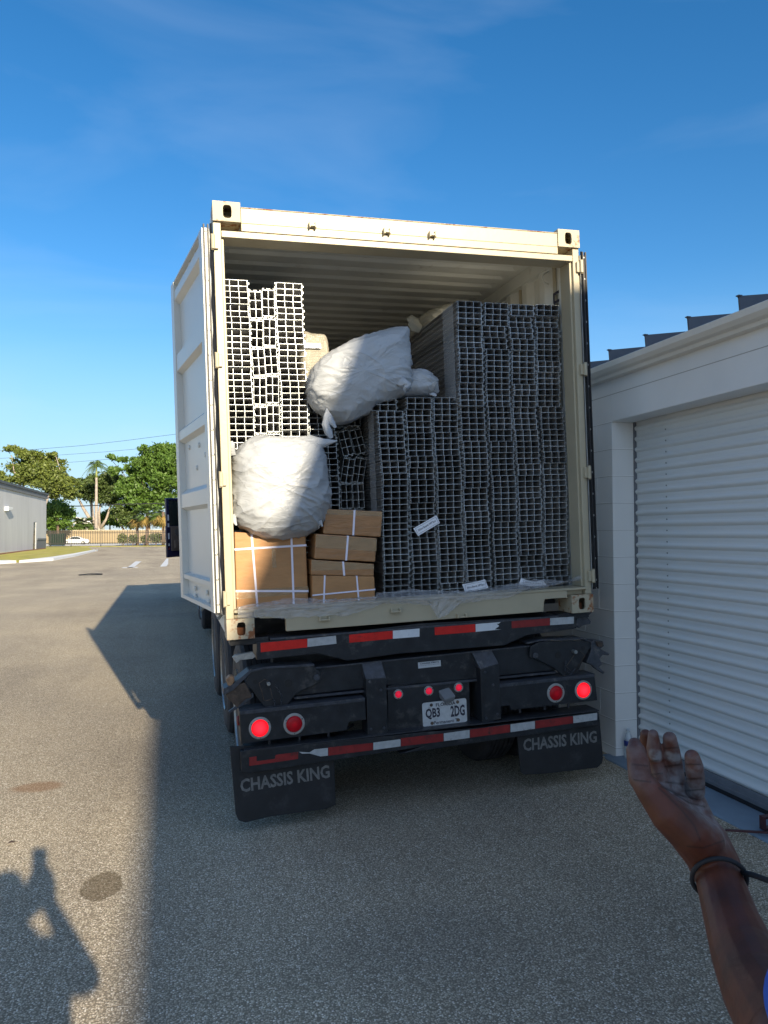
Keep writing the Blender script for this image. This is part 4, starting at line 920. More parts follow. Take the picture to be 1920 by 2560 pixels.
ear([q('E', 1530, 960, .22), q('E', 1580, 900, .18), q('E', 1610, 850, .17)], [.02, .016, .006], sackm, s3)
ear([q('E', 1550, 990, .20), q('E', 1590, 1010, .16), q('E', 1612, 1025, .15)], [.016, .012, .005], sackm, s3)
pu = sack('woven_sack', 'E', [(1330, 230), (1350, 120), (1440, 60), (1600, 5), (1760, -20), (1850, 60), (1750, 180), (1560, 260), (1400, 300)], (1560, 140), 1.15, .30, sackg, 'greyish sack lying far back on top of the tall board stack', GS, wr=.012, seed=6)
ear([q('E', 1420, 215, .9), q('E', 1350, 160, .88), q('E', 1290, 95, .87), q('E', 1262, 110, .86)], [.03, .05, .04, .02], sackg, pu)
# bubble-wrapped package with its address sheet
bub = D.materials.new('clear_bubble_wrap'); bub.use_nodes = True
N = bub.node_tree.nodes; L = bub.node_tree.links; b = N['Principled BSDF']; t = N.new('ShaderNodeTexCoord')
vo = N.new('ShaderNodeTexVoronoi'); vo.inputs['Scale'].default_value = 95; vo.inputs['Randomness'].default_value = .25; L.new(t.outputs['Object'], vo.inputs['Vector'])
bp = N.new('ShaderNodeBump'); bp.inputs['Distance'].default_value = .007; bp.inputs['Strength'].default_value = 1; bp.invert = True; L.new(vo.outputs['Distance'], bp.inputs['Height']); L.new(bp.outputs[0], b.inputs['Normal'])
b.inputs['Base Color'].default_value = (.70, .70, .72, 1); b.inputs['Roughness'].default_value = .10; b.inputs['Alpha'].default_value = .34; b.inputs['Specular IOR Level'].default_value = 1.0
bub2 = bub.copy(); bub2.name = 'bubble_wrapped_package'; bub2.node_tree.nodes['Principled BSDF'].inputs['Alpha'].default_value = 1; bub2.node_tree.nodes['Principled BSDF'].inputs['Base Color'].default_value = (.40, .37, .29, 1); bub2.node_tree.nodes['Principled BSDF'].inputs['Roughness'].default_value = .3
pk = sack('wrapped_package', 'E', [(-40, 300), (80, 292), (200, 292), (250, 315), (275, 400), (290, 500), (300, 640), (220, 820), (120, 900), (-40, 900)], (110, 590), .42, .10, bub2, 'bubble-wrapped package with a printed sheet, right of the sunlit board columns', None, wr=.004, expo=.35, seed=3)
pk['category'] = 'package'
a, b_, c_, d_ = [q('E', *p, .30) for p in ((0, 375), (205, 385), (212, 445), (0, 440))]
mb = MB().use(paper); mb.prism([a, b_, c_, d_], (0, .002, 0)); o = mb.build('printed_sheet', pk); ctr = (a+b_+c_+d_)/4
text('printed_text', 'm outside moun', ctr+V((.004, -.002, .011)), (b_-a), (0, 0, 1), (b_-a).length*.86, .012, ink, pk)
text('printed_text', 'olumn 1 sets', ctr+V((.0, -.002, -.011)), (b_-a), (0, 0, 1), (b_-a).length*.78, .012, ink, pk)
# paper slips
def slip(k, corners, y, txt, label, bend=.0, lift=.02):
    a, b_, c_, d_ = [q(k, *p, y) for p in corners]     # TL TR BR BL
    mb = MB().use(paper); n = 8; vs = []
    for i in range(n+1):
        t_ = i/n
        for j in (0, 1):
            p = (a.lerp(b_, t_) if j == 0 else d_.lerp(c_, t_)); vs.append(p+V((0, -lift*sin(pi*t_)*.5, bend*sin(pi*t_))))
    mb.grid(vs, n+1, 2); o = mb.build('paper_slip'); o.matrix_world = MC
    sol = o.modifiers.new('solidify', 'SOLIDIFY'); sol.thickness = .0006
    tag(o, label, 'label slip', 'paper slips on the load')
    ctr = (a+b_+c_+d_)/4+V((0, -lift*.5-.002, bend*.7)); X = (b_-a); U = ((a-d_)+(b_-c_))
    text('slip_text', txt, ctr, X, U, X.length*.76, U.length/2*.30, ink, o, bold=.008)
    fr = MB().use(ink); u1 = X.normalized(); v1 = (U-u1*U.dot(u1)).normalized(); hw, hh = X.length*.44, U.length/2*.36; th = .0007
    for sx, sy in ((0, 1), (0, -1), (1, 0), (-1, 0)):
        m0 = ctr+u1*hw*sx+v1*hh*sy; e1 = u1 if sx == 0 else v1; e2 = v1 if sx == 0 else u1; ll = hw if sx == 0 else hh
        fr.add([m0-e1*ll-e2*th, m0+e1*ll-e2*th, m0+e1*ll+e2*th, m0-e1*ll+e2*th], [(0, 1, 2, 3)])
    fr.build('slip_border', o)
slip('4', [(368, 888), (527, 797), (552, 850), (402, 940)], YR-.03, '350cm Boards 249*2pcs', 'white paper slip stuck slanting across the second shorter column', lift=.0)
slip('4', [(706, 1274), (864, 1240), (888, 1298), (728, 1330)], YR-.05, '350cm Boards 249*2pcs', 'white paper slip at the foot of the tall stack, fully readable', bend=-.002, lift=.01)
slip('4', [(1114, 1232), (1262, 1245), (1290, 1278), (1098, 1272)], YR-.05, '350cm Boards 249*2pcs', 'curled paper slip half covered by bubble wrap near the right', bend=-.012, lift=.01)
slip('E', [(480, 685), (695, 518), (765, 545), (560, 705)], .075, 'Floor rubber 30m', 'white paper slip on the long tilted sack', lift=.01)
#@@ BOXES
def carton(name, k, c4, y, depth, m, straps, label, drop=False, group='cardboard cartons'):
    tl, tr_, br, bl = [q(k, *p, y) for p in c4]
    if drop: bl = V((bl.x, y, .156)); br = V((br.x, y, .156))
    cx = (bl.x+br.x)/2; base = V((cx, y, min(bl.z, br.z)))
    mb = MB().use(m); mb.prism([p-base for p in (bl, br, tr_, tl)], (0, depth, 0)); o = mb.build('carton', bevel=.006); o.matrix_world = MC @ Matrix.Translation(base); tag(o, label, 'cardboard box', group)
    fl = MB().use(cardb); 
    W = lambda a, b, t: a.lerp(b, t)
    for kind, t0, wd in straps:
        sm_ = MB().use(strapm)
        if kind == 'v':
            a, b = W(tl, tr_, t0[0])-base, W(bl, br, t0[1])-base; h = V((wd/2, 0, 0))
            sm_.prism([a-h+V((0, -.003, .002)), a+h+V((0, -.003, .002)), b+h+V((0, -.003, 0)), b-h+V((0, -.003, 0))], (0, .0022, 0))
            sm_.prism([a-h+V((0, -.003, .0006)), a+h+V((0, -.003, .0006)), a+h+V((0, depth, .0006)), a-h+V((0, depth, .0006))], (0, 0, .002))
        else:
            a, b = W(tl, bl, t0[0])-base, W(tr_, br, t0[1])-base; h = V((0, 0, wd/2))
            sm_.prism([a-h+V((-.002, -.0045, 0)), b-h+V((.002, -.0045, 0)), b+h+V((.002, -.0045, 0)), a+h+V((-.002, -.0045, 0))], (0, .0014, 0))
        sm_.build('strap', o)
    # clear packing tape across the flaps
    return o
tapem = mat('clear_packing_tape', (.56, .40, .22), .10, var=.2, scale=14, stretch=(1, 1, 5), alpha=.30, bump=.004, bscale=22, spec=1.0)
def tape(o, a, b, c, d, y, base):
    mb = MB().use(tapem); mb.prism([V((p.x, y-.0012, p.z))-base for p in (a, b, c, d)], (0, .0007, 0)); mb.build('packing_tape', o)
yB = .15
c1 = carton('carton', '3', [(165, 1010), (808, 1045), (832, 1600), (185, 1680)], yB, .42, cardb, [('v', (.235, .285), .0125), ('v', (.795, .79), .0125), ('h', (.225, .135), .0125), ('h', (.76, .80), .0125)], 'large cardboard carton with crossed white straps under the round sack', drop=True)
base = V(((MCI @ c1.matrix_world.translation)))
tape(c1, q('3', 180, 1535, yB), q('3', 832, 1500, yB), q('3', 832, 1560, yB), q('3', 182, 1620, yB), yB, base); tape(c1, q('3', 500, 1160, yB), q('3', 535, 1155, yB), q('3', 545, 1330, yB), q('3', 510, 1335, yB), yB, base)
c4_ = carton('carton', '3', [(866, 1402), (1428, 1410), (1436, 1595), (872, 1637)], .10, .34, cardb, [('v', (.20, .17), .010), ('v', (.71, .73), .010), ('h', (.66, .52), .009)], 'bottom small carton with thin greyish straps, right of the large carton', drop=True)
c3_ = carton('carton', '3', [(858, 1258), (1425, 1298), (1424, 1408), (858, 1398)], .10, .34, cardb2, [('v', (.50, .52), .0125)], 'flat taped carton second from the bottom of the small pile')
c2_ = carton('carton', '3', [(900, 1025), (1450, 1065), (1436, 1280), (886, 1252)], .10, .34, cardb2, [('v', (.52, .515), .0125)], 'carton with wide clear tape second from the top of the small pile')
base = MCI @ c2_.matrix_world.translation
tape(c2_, q('3', 900, 1035, .1), q('3', 1450, 1072, .1), q('3', 1446, 1185, .1), q('3', 895, 1150, .1), .1, base)
base = MCI @ c3_.matrix_world.translation
tape(c3_, q('3', 860, 1262, .1), q('3', 1424, 1300, .1), q('3', 1424, 1345, .1), q('3', 860, 1360, .1), .1, base)
c0_ = carton('carton', '3', [(985, 802), (1502, 825), (1486, 1055), (966, 1026)], .12, .34, cardb2, [('v', (.505, .515), .0125)], 'topmost brown carton of the small pile with one white strap')
base = MCI @ c0_.matrix_world.translation
tape(c0_, q('3', 985, 806, .12), q('3', 1500, 830, .12), q('3', 1498, 870, .12), q('3', 984, 850, .12), .12, base)
# bubble wrap draped over the sill
top = [(('3', 190, 1700), .10), (('3', 300, 1670), .10), (('3', 480, 1650), .09), (('3', 600, 1620), .08), (('3', 850, 1612), .08), (('3', 980, 1632), .075), (('3', 1150, 1625), .075), (('3', 1430, 1602), .08), (('3', 1450, 1560), .10), (('4', 200, 1328), .12), (('4', 380, 1312), .12), (('4', 560, 1325), .12), (('4', 740, 1326), .12), (('4', 900, 1300), .12), (('4', 1060, 1280), .12), (('4', 1180, 1245), .11), (('4', 1300, 1240), .11), (('4', 1420, 1262), .11), (('4', 1500, 1222), .11)]
bot = [(('3', 195, 1785), -.012), (('3', 300, 1790), -.02), (('3', 480, 1785), -.022), (('3', 620, 1795), -.022), (('3', 860, 1785), -.022), (('3', 980, 1770), -.02), (('3', 1160, 1775), -.02), (('3', 1400, 1700), -.012), (('3', 1520, 1660), -.01), (('4', 300, 1410), -.012), (('4', 480, 1425), -.018), (('4', 540, 1510), -.03), (('4', 600, 1490), -.03), (('4', 680, 1418), -.02), (('4', 860, 1392), -.012), (('4', 1020, 1370), -.01), (('4', 1150, 1325), -.008), (('4', 1290, 1290), -.006), (('4', 1480, 1262), .0)]
vs = []; NX = len(top); sub = 6; NV = 26; T = [CY(*z(*a), y) for a, y in top]; B_ = [CY(*z(*a), y) for a, y in bot]
def lin(A, s): i = min(int(s), len(A)-2); return A[i].lerp(A[i+1], s-i)
sub = 14; nx = (NX-1)*sub
for i in range(nx+1):
    a, b_ = lin(T, i/sub), lin(B_, i/sub)
    for j in range(NV+1):
        t_ = j/NV; lip = V((a.x*.5+b_.x*.5, -.016, max(.178, b_.z+.012)))
        if a.z < lip.z-.02: lip.z = a.z
        p = a.lerp(lip, t_/.5) if t_ < .5 else lip.lerp(b_, (t_-.5)/.5)
        lump = noise.noise(V((p.x*7, t_*3+p.x*4, 1)))*.026+(1-abs(noise.noise(V((p.x*16+t_*6, t_*7-p.x*9, 4))))*4)*.008
        hh = sin(pi*min(1, t_*1.1))**.8
        vs.append(p+V((0, -.010*hh-abs(lump)*1.0, hh*.006+abs(lump)*.7)))
mb = MB().use(bub); mb.grid(vs, nx+1, NV+1); o = mb.build('bubble_wrap', smooth=True); o.matrix_world = MC
tag(o, 'crumpled clear bubble wrap sheet draped over the container sill', 'bubble wrap')
fold_bump(bub, 7, .03, (1, 1, 1.5))
#@@ WAREHOUSE
XB = 2.87; YC = .415; ZG = -1.055; ZL = 1.452; ZTOP = 1.83; YF = -9.5
wh = thing('warehouse', 'white painted block warehouse with a ribbed roller door, right of the truck', 'warehouse')
mb = MB().use(whitew)
TH = .205
# wall behind the truck (far side of the opening), lintel over the door, pier in front
mb.box((XB, YC, ZG-.3), (XB+TH-.012, 16.0, ZTOP)); mb.box((XB, YF, ZL), (XB+TH-.012, YC-.0005, ZTOP)); mb.box((XB, YF-1, ZG-.3), (XB+TH, YF, ZTOP))
mb.box((XB+.012, 15.8, ZG-.3), (15, 16.0, ZTOP)); mb.box((XB+.012, YF-1.2, ZG-.3), (15, YF-1.0, ZTOP)); mb.box((14.8, YF-1, ZG-.3), (15, 15.8, ZTOP))
wall = mb.build('wall', wh, bevel=.004)
# block joints: real shallow grooves would vanish; they are thin raised painted joints as in the photograph
mj = MB().use(mortar); CH = .2032; z0 = ZL-CH*13
rows = [ZL-CH*i for i in range(0, 13)]
md = MB().use(mat('joint_shadow_paint', (.42, .41, .38), .9, var=.05))  # dark raised strips that paint a shadow line below each joint
for i, zz in enumerate(rows):
    if i > 0 or True:
        mj.box((XB-.0022, YC+.001, zz-.003), (XB+.001, 15.9, zz+.003)); md.box((XB-.0012, YC+.001, zz-.006), (XB+.001, 15.9, zz-.0032))
        mj.box((XB+.001, YC-.0022, zz-.003), (XB+TH-.012, YC+.001, zz+.003)); md.box((XB+.001, YC-.0012, zz-.006), (XB+TH-.012, YC+.001, zz-.0032))
    off_ = 0.0 if i % 2 else .2032
    y = YC+.4064-off_ if off_ else YC+.4064
    while y < 15.8:
        mj.box((XB-.0020, y-.003, zz-CH+.0035), (XB+.001, y+.003, zz-.0065)); y += .4064
zs_ = 1.655
md.box((XB-.0015, YF, zs_-.002), (XB+.001, 15.9, zs_+.003))
mj.build('mortar_joint', wall); md.build('joint_shadow_line', wall)
# roller door: curved slats
mb = MB().use(rollm); xd = XB+TH; pitch = .0802; zz = -.945; prof = []
while zz < ZL+.02:
    for (dz, dx) in ((0, .0), (.004, -.002), (.010, -.0105), (.021, -.0175), (.032, -.0155), (.040, -.006), (.044, 0), (.062, .0), (.0795, -.0005)): prof.append((xd+dx, zz+dz))
    zz += pitch
vs = []
for (x, zq) in prof: vs += [(x, YF, zq), (x, YC-.0006, zq)]
mb.grid(vs, len(prof), 2); rd = mb.build('roller_door', wh, smooth=True)
mb = MB().use(greyrail); mb.box((xd-.022, YF, -1.018), (xd+.02, YC-.018, -.946)); mb.box((xd-.03, YF, -1.001), (xd-.021, YC-.018, -.985)); mb.build('bottom_rail', rd, bevel=.003)
mb = MB().use(rubber); mb.box((xd-.018, YF, -1.046), (xd+.015, YC-.018, -1.0185)); mb.build('bottom_seal', rd)
mb = MB().use(greyrail); mb.box((xd-.022, YC-.012, -1.05), (xd+.04, YC-.0007, ZL-.001)); mb.build('door_guide', rd)
for i in range(0, 29):
    mb = MB().use(zinc); mb.lathe((xd-.002, YC-.36, -.945+i*pitch+.052), (-1, 0, 0), [(0, .006), (.004, .005)], 8); mb.build('slat_rivet', rd)
# threshold kerb
kb = MB().use(concbl); kb.box((XB-.085, YF, ZG-.2), (xd+.05, YC+.02, -1.047)); kb.box((XB-.06, YC+.021, ZG-.2), (XB-.0005, YC+.09, -1.05)); kb.build('threshold', wh, bevel=.01)
# gutter (K-style) and fascia
mb = MB().use(gutm)
gp = [(XB-.001, 1.765), (XB-.055, 1.768), (XB-.062, 1.79), (XB-.095, 1.80), (XB-.118, 1.825), (XB-.124, 1.862), (XB-.118, 1.866), (XB-.110, 1.862), (XB-.001, 1.862)]
mb.prism([V((a, YF-1.2, b)) for a, b in gp], (0, 25.5, 0)); mb.build('gutter', wh)
mb = MB().use(roofm)
mb.prism([V((XB-.105, YF-1.25, 1.868)), V((8.9, YF-1.25, 2.75)), V((8.9, YF-1.25, 2.73)), V((XB-.105, YF-1.25, 1.852))], (0, 25.6, 0)); rf = mb.build('roof', wh)
rb = MB(); y = .255+.43*30
while y > YF-1:
    rb.use(roofm); x0 = XB-.112; h = .082
    rb.prism([V((x0, y, 1.866)), V((x0-.006, y, 1.866+h*.9)), V((x0-.014, y, 1.866+h)), V((8.8, y, 2.73+h*1.2)), V((8.8, y, 2.72)), V((x0+.012, y, 1.862))], (0, .012, 0))
    rb.box((x0-.016, y-.006, 1.866+h), (x0+.01, y+.018, 1.866+h+.006))
    y -= .43
rb.build('roof_seam', rf)
mb = MB().use(roofm); mb.box((3.0, YF-1.0, ZTOP), (14.9, 15.9, ZTOP+.01)); mb.build('roof_deck', wh)
# taller neighbouring block behind the camera: its eave throws the shade over the right half of the yard
tb = thing('taller_warehouse', 'tall white warehouse block behind the camera that shades the yard', 'warehouse')
AX, AZ = 0.99, 2.16    # where its corner lands on the rear face plane
ka = 11.2/.98; ax = AX+.157*ka; az = AZ+.366*ka
mb = MB().use(whitew); mb.box((ax, -11.2-32, -1.3), (ax+14, -11.2, az)); tw = mb.build('wall', tb, bevel=.01)
mb = MB().use(gutm); mb.box((ax-.001, -11.2-32.1, az+.001), (ax+14.1, -11.15, az+.12)); mb.build('coping', tb)
print('tall block', ax, az)
#@@ SMALL
# water bottle by the pier
cl = mat('clear_bottle_plastic', (.72, .80, .84), .1, var=0, alpha=.42, spec=.9); 
bb = WY(*z('w', 428, 2075), YC-.06); bx_ = V((bb.x, YC-.06, -1.05))
bt = thing('water_bottle', 'small clear water bottle with dark blue label at the foot of the white pier', 'bottle', Matrix.Translation(bx_))
mb = MB().use(cl); mb.lathe((0, 0, 0), (0, 0, 1), [(0, .026), (.006, .031), (.03, .0315), (.034, .030), (.06, .0315), (.085, .030), (.09, .0318), (.135, .0318), (.14, .031), (.17, .022), (.19, .013), (.2, .0125)], 24); mb.build('bottle_body', bt, smooth=True)
mb = MB().use(mat('navy_label', (.03, .05, .22), .4)); mb.lathe((0, 0, .094), (0, 0, 1), [(0, .0322), (.038, .0322)], 24); lb_ = mb.build('bottle_label', bt, smooth=True)
mb = MB().use(paper); mb.box((.006, -.0335, .10), (.016, -.0315, .122)); mb.build('label_panel', lb_)
mb = MB().use(mat('bottle_cap_white', (.7, .75, .8), .4)); mb.lathe((0, 0, .2), (0, 0, 1), [(0, .0145), (.016, .0142), (.018, .012)], 20); mb.build('cap', bt, smooth=True)
# dark red bar with bracket lying by the threshold
bar_m = mat('dark_red_brown_steel', (.06, .018, .022), .45, var=.3, scale=30)
g0, g1 = GZ(*z('t', 1180, 1245), -1.035), GZ(*z('t', 1900, 1290), -1.03)
cb = thing('clamp_bar', 'thin dark red-brown bar clamp lying on the asphalt near the door threshold', 'bar clamp', Matrix.Translation(g0))
d = (g1-g0); n_ = d.cross(V((0, 0, 1))).normalized()*.007
mb = MB().use(bar_m); mb.prism([n_*-1, d-n_, d+n_, n_], (0, 0, .012)); mb.build('bar', cb, bevel=.002)
c0 = GZ(*z('t', 1590, 1160), -1.0)-g0; mb = MB().use(bar_m)
for a, b in (((0, 0, 0), (.09, 0, .012)), ((.0, 0, .012), (.012, 0, .075)), ((.012, 0, .063), (.09, 0, .075))): mb.box((c0.x+a[0], c0.y-.02, a[2]-.0+.0), (c0.x+b[0], c0.y+.02, b[2]))
mb.build('jaw', cb, bevel=.002)
# dark strip lying on the yard
a, b = g7(678, 1242), g7(885, 1236); mb = MB().use(blackst); mb.tube([a+V((0, 0, .03)), a.lerp(b, .5)+V((0, 0, .055)), b+V((0, 0, .04))], [.02, .04, .03], 8); tag(mb.build('rubber_strip', smooth=True), 'dark curled rubber strip lying alone on the sunlit yard', 'rubber strip')
a = GZ(28, 2108, -1.16); mb = MB().use(mat('dead_leaf', (.06, .035, .025), .8)); mb.prism([a+V((-.02, 0, 0)), a+V((-.005, .02, .006)), a+V((.02, .012, .004)), a+V((.012, -.008, .008))], (0, 0, .003)); tag(mb.build('dead_leaf'), 'tiny dark dead leaf on the asphalt near the photographer shadow', 'leaf')
#@@ FAR
stucco = mat('grey_stucco', (.52, .53, .54), .85, var=.10, scale=.5, stretch=(1, 1, .25), bump=.004, bscale=6, dirt=(.60, .61, .61), dscale=.6, dlo=.5, dhi=.8)
stucco2 = mat('darker_grey_band', (.15, .165, .18), .8, var=.06)
def FB(u, v, d): return P(*z('7', u, v), d)
# grey building: right wall runs away from us
R0 = g7(398, 1010); R1 = g7(0, 1058)
dv = (R0-R1); dv.z = 0; dn = dv.normalized(); nn = V((-dn.y, dn.x, 0))
if nn.x > 0: nn = -nn
def hgt(u, v, base): # height of a pixel above the ground at the depth of base
    Z = (base-CAM).dot(CF); return (P(*z('7', u, v), Z)).z
zt0 = hgt(398, 568, R0); zt1 = hgt(0, 498, R1); zt_ = (zt0+zt1)/2; print('stucco', R0, R1, zt0, zt1)
gb = thing('grey_building', 'low grey stucco building with dark sloping cornice beyond the lawn', 'building')
E0 = R1-dn*30
mb = MB().use(stucco); a, b = V((R0.x, R0.y, GL)), V((E0.x, E0.y, GL)); mb.prism([a, b, b+nn*40, a+nn*40], (0, 0, zt_-GL)); gw = mb.build('wall', gb)
mb = MB().use(stucco2); e = -nn*.12
mb.prism([a+e+dn*.12+V((0, 0, zt_-GL+.001)), b+e+V((0, 0, zt_-GL+.001)), b+nn*40+V((0, 0, zt_-GL+.001)), a+nn*40+dn*.12+V((0, 0, zt_-GL+.001))], (0, 0, .42)); mb.build('cornice', gb)
mb = MB().use(mat('dark_cornice_cap', (.07, .08, .09), .6)); e = -nn*.22
mb.prism([a+e+dn*.2+V((0, 0, zt_-GL+.4225)), b+e+V((0, 0, zt_-GL+.4225)), b+nn*40+V((0, 0, zt_-GL+.4225)), a+nn*40+dn*.2+V((0, 0, zt_-GL+.4225))], (0, 0, .2)); mb.build('cornice_cap', gb)
def onwall(u, v, proud=0.0):
    n = -nn; c = n.dot(R0)+proud; return onpl(*z('7', u, v), n, c)
def wq(mb, pts, th, proud=.003): mb.prism([onwall(u, v, proud) for u, v in pts], nn*-1*th)
mb = MB().use(mat('door_recess_shade', (.03, .035, .04), .2)); wq(mb, [(291, 778), (314, 776), (306, 1022), (285, 1022)], .01); recess_shade = mb.build('window', gb)  # dark sheet painting the shade inside a door recess
mb = MB().use(kerbm); wq(mb, [(308, 780), (316, 780), (311, 1022), (303, 1022)], .03, .006); mb.build('lit_recess_jamb', recess_shade)  # white strip painting the sunlit side of the recess
mb = MB().use(stucco2); wq(mb, [(316, 919), (396, 918), (396, 932), (316, 934)], .08); mb.use(stucco2); wq(mb, [(316, 935), (396, 933), (394, 1008), (312, 1019)], .03); mb.build('base_band', gb)
mb = MB().use(kerbm); wq(mb, [(38, 645), (77, 650), (77, 668), (60, 675), (36, 680)], .35); mb.build('wall_lamp', gb, bevel=.03)
# iron fence along the yard edge
blk = mat('black_iron', (.015, .015, .018), .5)
FYd = 98.5
fx0, fx1 = WY(*z('7', 380, 900), FYd).x, WY(*z('7', 1640, 900), FYd).x+14
zf1, zf0 = WY(*z('7', 900, 850), FYd).z, WY(*z('7', 900, 970), FYd).z; zf0 = max(zf0, GL+.08)
fn = thing('iron_fence', 'long black iron picket fence at the far edge of the yard', 'fence', Matrix.Translation((fx0, FYd, GL)))
def fb(mb, x0, x1, y0, y1, a, b): mb.box((x0-fx0, y0-FYd, a-GL), (x1-fx0, y1-FYd, b-GL))
mb = MB().use(blk)
for zz in (zf1-.06, zf1-.32, zf0+.16): fb(mb, fx0, fx1, FYd-.02, FYd+.02, zz-.04, zz+.04)
mb.build('rail', fn)
px = fx0; 
xs_post = [WY(*z('7', u, 900), FYd).x for u in (433, 615, 872, 1103, 1313, 1540, 1760)]
for x in xs_post:
    mb = MB().use(blk); fb(mb, x-.05, x+.05, FYd-.05, FYd+.05, GL, zf1+.06); mb.build('post', fn)
ends = [fx0]+xs_post+[fx1]
for a, b in zip(ends, ends[1:]):
    mb = MB().use(blk); n = max(1, int((b-a)/.2))
    for i in range(1, n): x = a+(b-a)*i/n; fb(mb, x-.033, x+.033, FYd-.02, FYd+.02, zf0, zf1)
    mb.build('pickets', fn)
# tan boundary wall across the road
tanm = mat('tan_boundary_wall', (.33, .26, .165), .85, var=.06, scale=.3)
wa, wb = WY(*z('7', 100, 940), 136), WY(*z('7', 2600, 940), 136)
zt2 = WY(*z('7', 900, 853), 136).z
tw_ = thing('boundary_wall', 'long tan boundary wall across the road behind the fence', 'wall')
mb = MB().use(tanm); mb.box((-130, 136, GL), (70, 136.3, zt2)); mb.build('wall_panel', tw_)
mb = MB().use(mat('pale_tan_coping', (.70, .60, .42), .8)); mb.box((-130, 135.9, zt2+.001), (70, 136.4, zt2+.12)); mb.build('coping', tw_)
# distant white-roofed building
dwm = mat('white_metal_roof', (.74, .74, .72), .5, var=.04, scale=.2)
a, b = FB(608, 770, 190), FB(790, 770, 190); t1 = FB(665, 735, 190)
hb = thing('white_roof_building', 'distant building with low white roof showing between the trees', 'building')
mb = MB().use(dwm); mb.prism([V((a.x, a.y, a.z-.6)), V((b.x, b.y, a.z-.6)), V((b.x-1, b.y, a.z+.6)), V((b.x-7, b.y, t1.z)), V((t1.x, b.y, t1.z)), V((a.x+2, a.y, a.z+1.0))], (3, 16, 0)); mb.build('roof', hb)
mb = MB().use(mat('pale_wall', (.5, .48, .43), .8)); mb.prism([V((a.x+1, a.y+1, GL)), V((b.x-1, b.y+1, GL)), V((b.x-1, b.y+1, a.z-.6)), V((a.x+1, a.y+1, a.z-.6))], (3, 14, 0)); mb.build('wall', hb)
# dumpster
dm = mat('dark_green_dumpster', (.010, .026, .018), .8, spec=.1, var=.3, scale=1.5)
dd = 109; c = GZ(*z('7', 490, 966)); c = WY(*z('7', 490, 966), 106.5); hz = WY(*z('7', 490, 876), 106.5).z-GL; wx = WY(*z('7', 560, 900), 106.5).x-WY(*z('7', 422, 900), 106.5).x
du = thing('dumpster', 'dark green steel dumpster behind the iron fence', 'dumpster', Matrix.Translation((c.x, 106.5, GL)))
mb = MB().use(dm); mb.prism([V((-wx/2, 0, .12)), V((wx/2-.1, 0, .12)), V((wx/2, 0, hz)), V((-wx/2, 0, hz*.93))], (0, 1.6, 0))
for i in range(6): mb.box((-wx/2+.15+i*wx/6.2, -.06, .15), (-wx/2+.23+i*wx/6.2, -.001, hz*.88))
db = mb.build('bin_body', du); mb = MB().use(mat('dumpster_lid', (.03, .035, .035), .6)); mb.box((-wx/2-.04, -.05, hz+.001), (wx/2+.03, 1.65, hz+.06)); mb.build('lid', du)
mb = MB().use(blk)
for x in (-wx/2+.2, wx/2-.3): mb.tube([(x, .15, .07), (x+.08, .15, .07)], .07, 10)
mb.build('caster', du)
# white sedan
def car(cx, cy, L_, label):
    o = thing('parked_car', label, 'car', Matrix.Translation((cx, cy, GL+.01)))
    wm = mat('white_car_paint', (.80, .80, .80), .25, coat=.6, var=.02); h = L_/4.7
    S = [(-2.3, .35), (-2.32, .62), (-2.2, .78), (-1.25, .90), (-.55, 1.38), (-.1, 1.45), (.6, 1.42), (1.45, 1.02), (2.1, .95), (2.32, .85), (2.35, .45), (2.2, .28), (-2.2, .25)]
    S = [(a*h, b*h) for a, b in S]
    mb = MB().use(wm); n = len(S); vs = []
    for y, s in ((-.86, .96), (-.9, 1.0), (.9, 1.0), (.86, .96)):
        for a, b in S: vs.append((a, (y*h if b < .95*h else y*h*.82), b))
    o0 = len(mb.v); fs = [(tuple(range(n))), tuple(range(4*n-1, 3*n-1, -1))]
    for r_ in range(3):
        for i in range(n): fs.append((r_*n+i, r_*n+(i+1) % n, (r_+1)*n+(i+1) % n, (r_+1)*n+i))
    mb.add(vs, fs); mb.build('body', o, smooth=False, bevel=.05)
    for side in (-1, 1):
        for G_ in ([(-1.0, .96), (-.5, 1.33), (-.08, 1.38), (-.08, .96)], [(-.02, .96), (-.02, 1.38), (.55, 1.35), (1.0, 1.08), (.95, .96)]):
            mb = MB().use(glassm); mb.add([(a*h, side*(.905-(b-.9)*.05-.0)*h if False else side*.9*h*(1 if b < .97 else .84)+side*.012, b*h) for a, b in G_], [tuple(range(len(G_)))]); mb.build('window', o)
    for x in (-1.4, 1.38):
        for side in (-1, 1):
            mb = MB().use(tyrem); mb.lathe((x*h, side*.78*h, .32*h), (0, side, 0), [(-.1, .32*h), (.1, .33*h), (.13, .28*h)], 20); t_ = mb.build('wheel', o)
            mb = MB().use(zinc); mb.lathe((x*h, side*.78*h, .32*h), (0, side, 0), [(.131, .22*h), (.14, .2*h), (.145, .05*h)], 14); mb.build('rim', t_)
    mb = MB().use(redold); mb.box((2.2*h, -.7*h, .75*h), (2.36*h, -.45*h, .85*h)); mb.box((2.2*h, .45*h, .75*h), (2.36*h, .7*h, .85*h)); mb.build('tail_lamp', o)
    mb = MB().use(boltm); mb.box((2.1*h, -.84*h, .28*h), (2.37*h, .84*h, .42*h)); mb.build('lower_bumper', o)
    return o
ce, cs = WY(*z('7', 772, 950), 120), WY(*z('7', 530, 950), 120)
car((ce.x+cs.x)/2, 120, (ce.x-cs.x), 'white sedan parked beyond the fence, right of the dumpster')
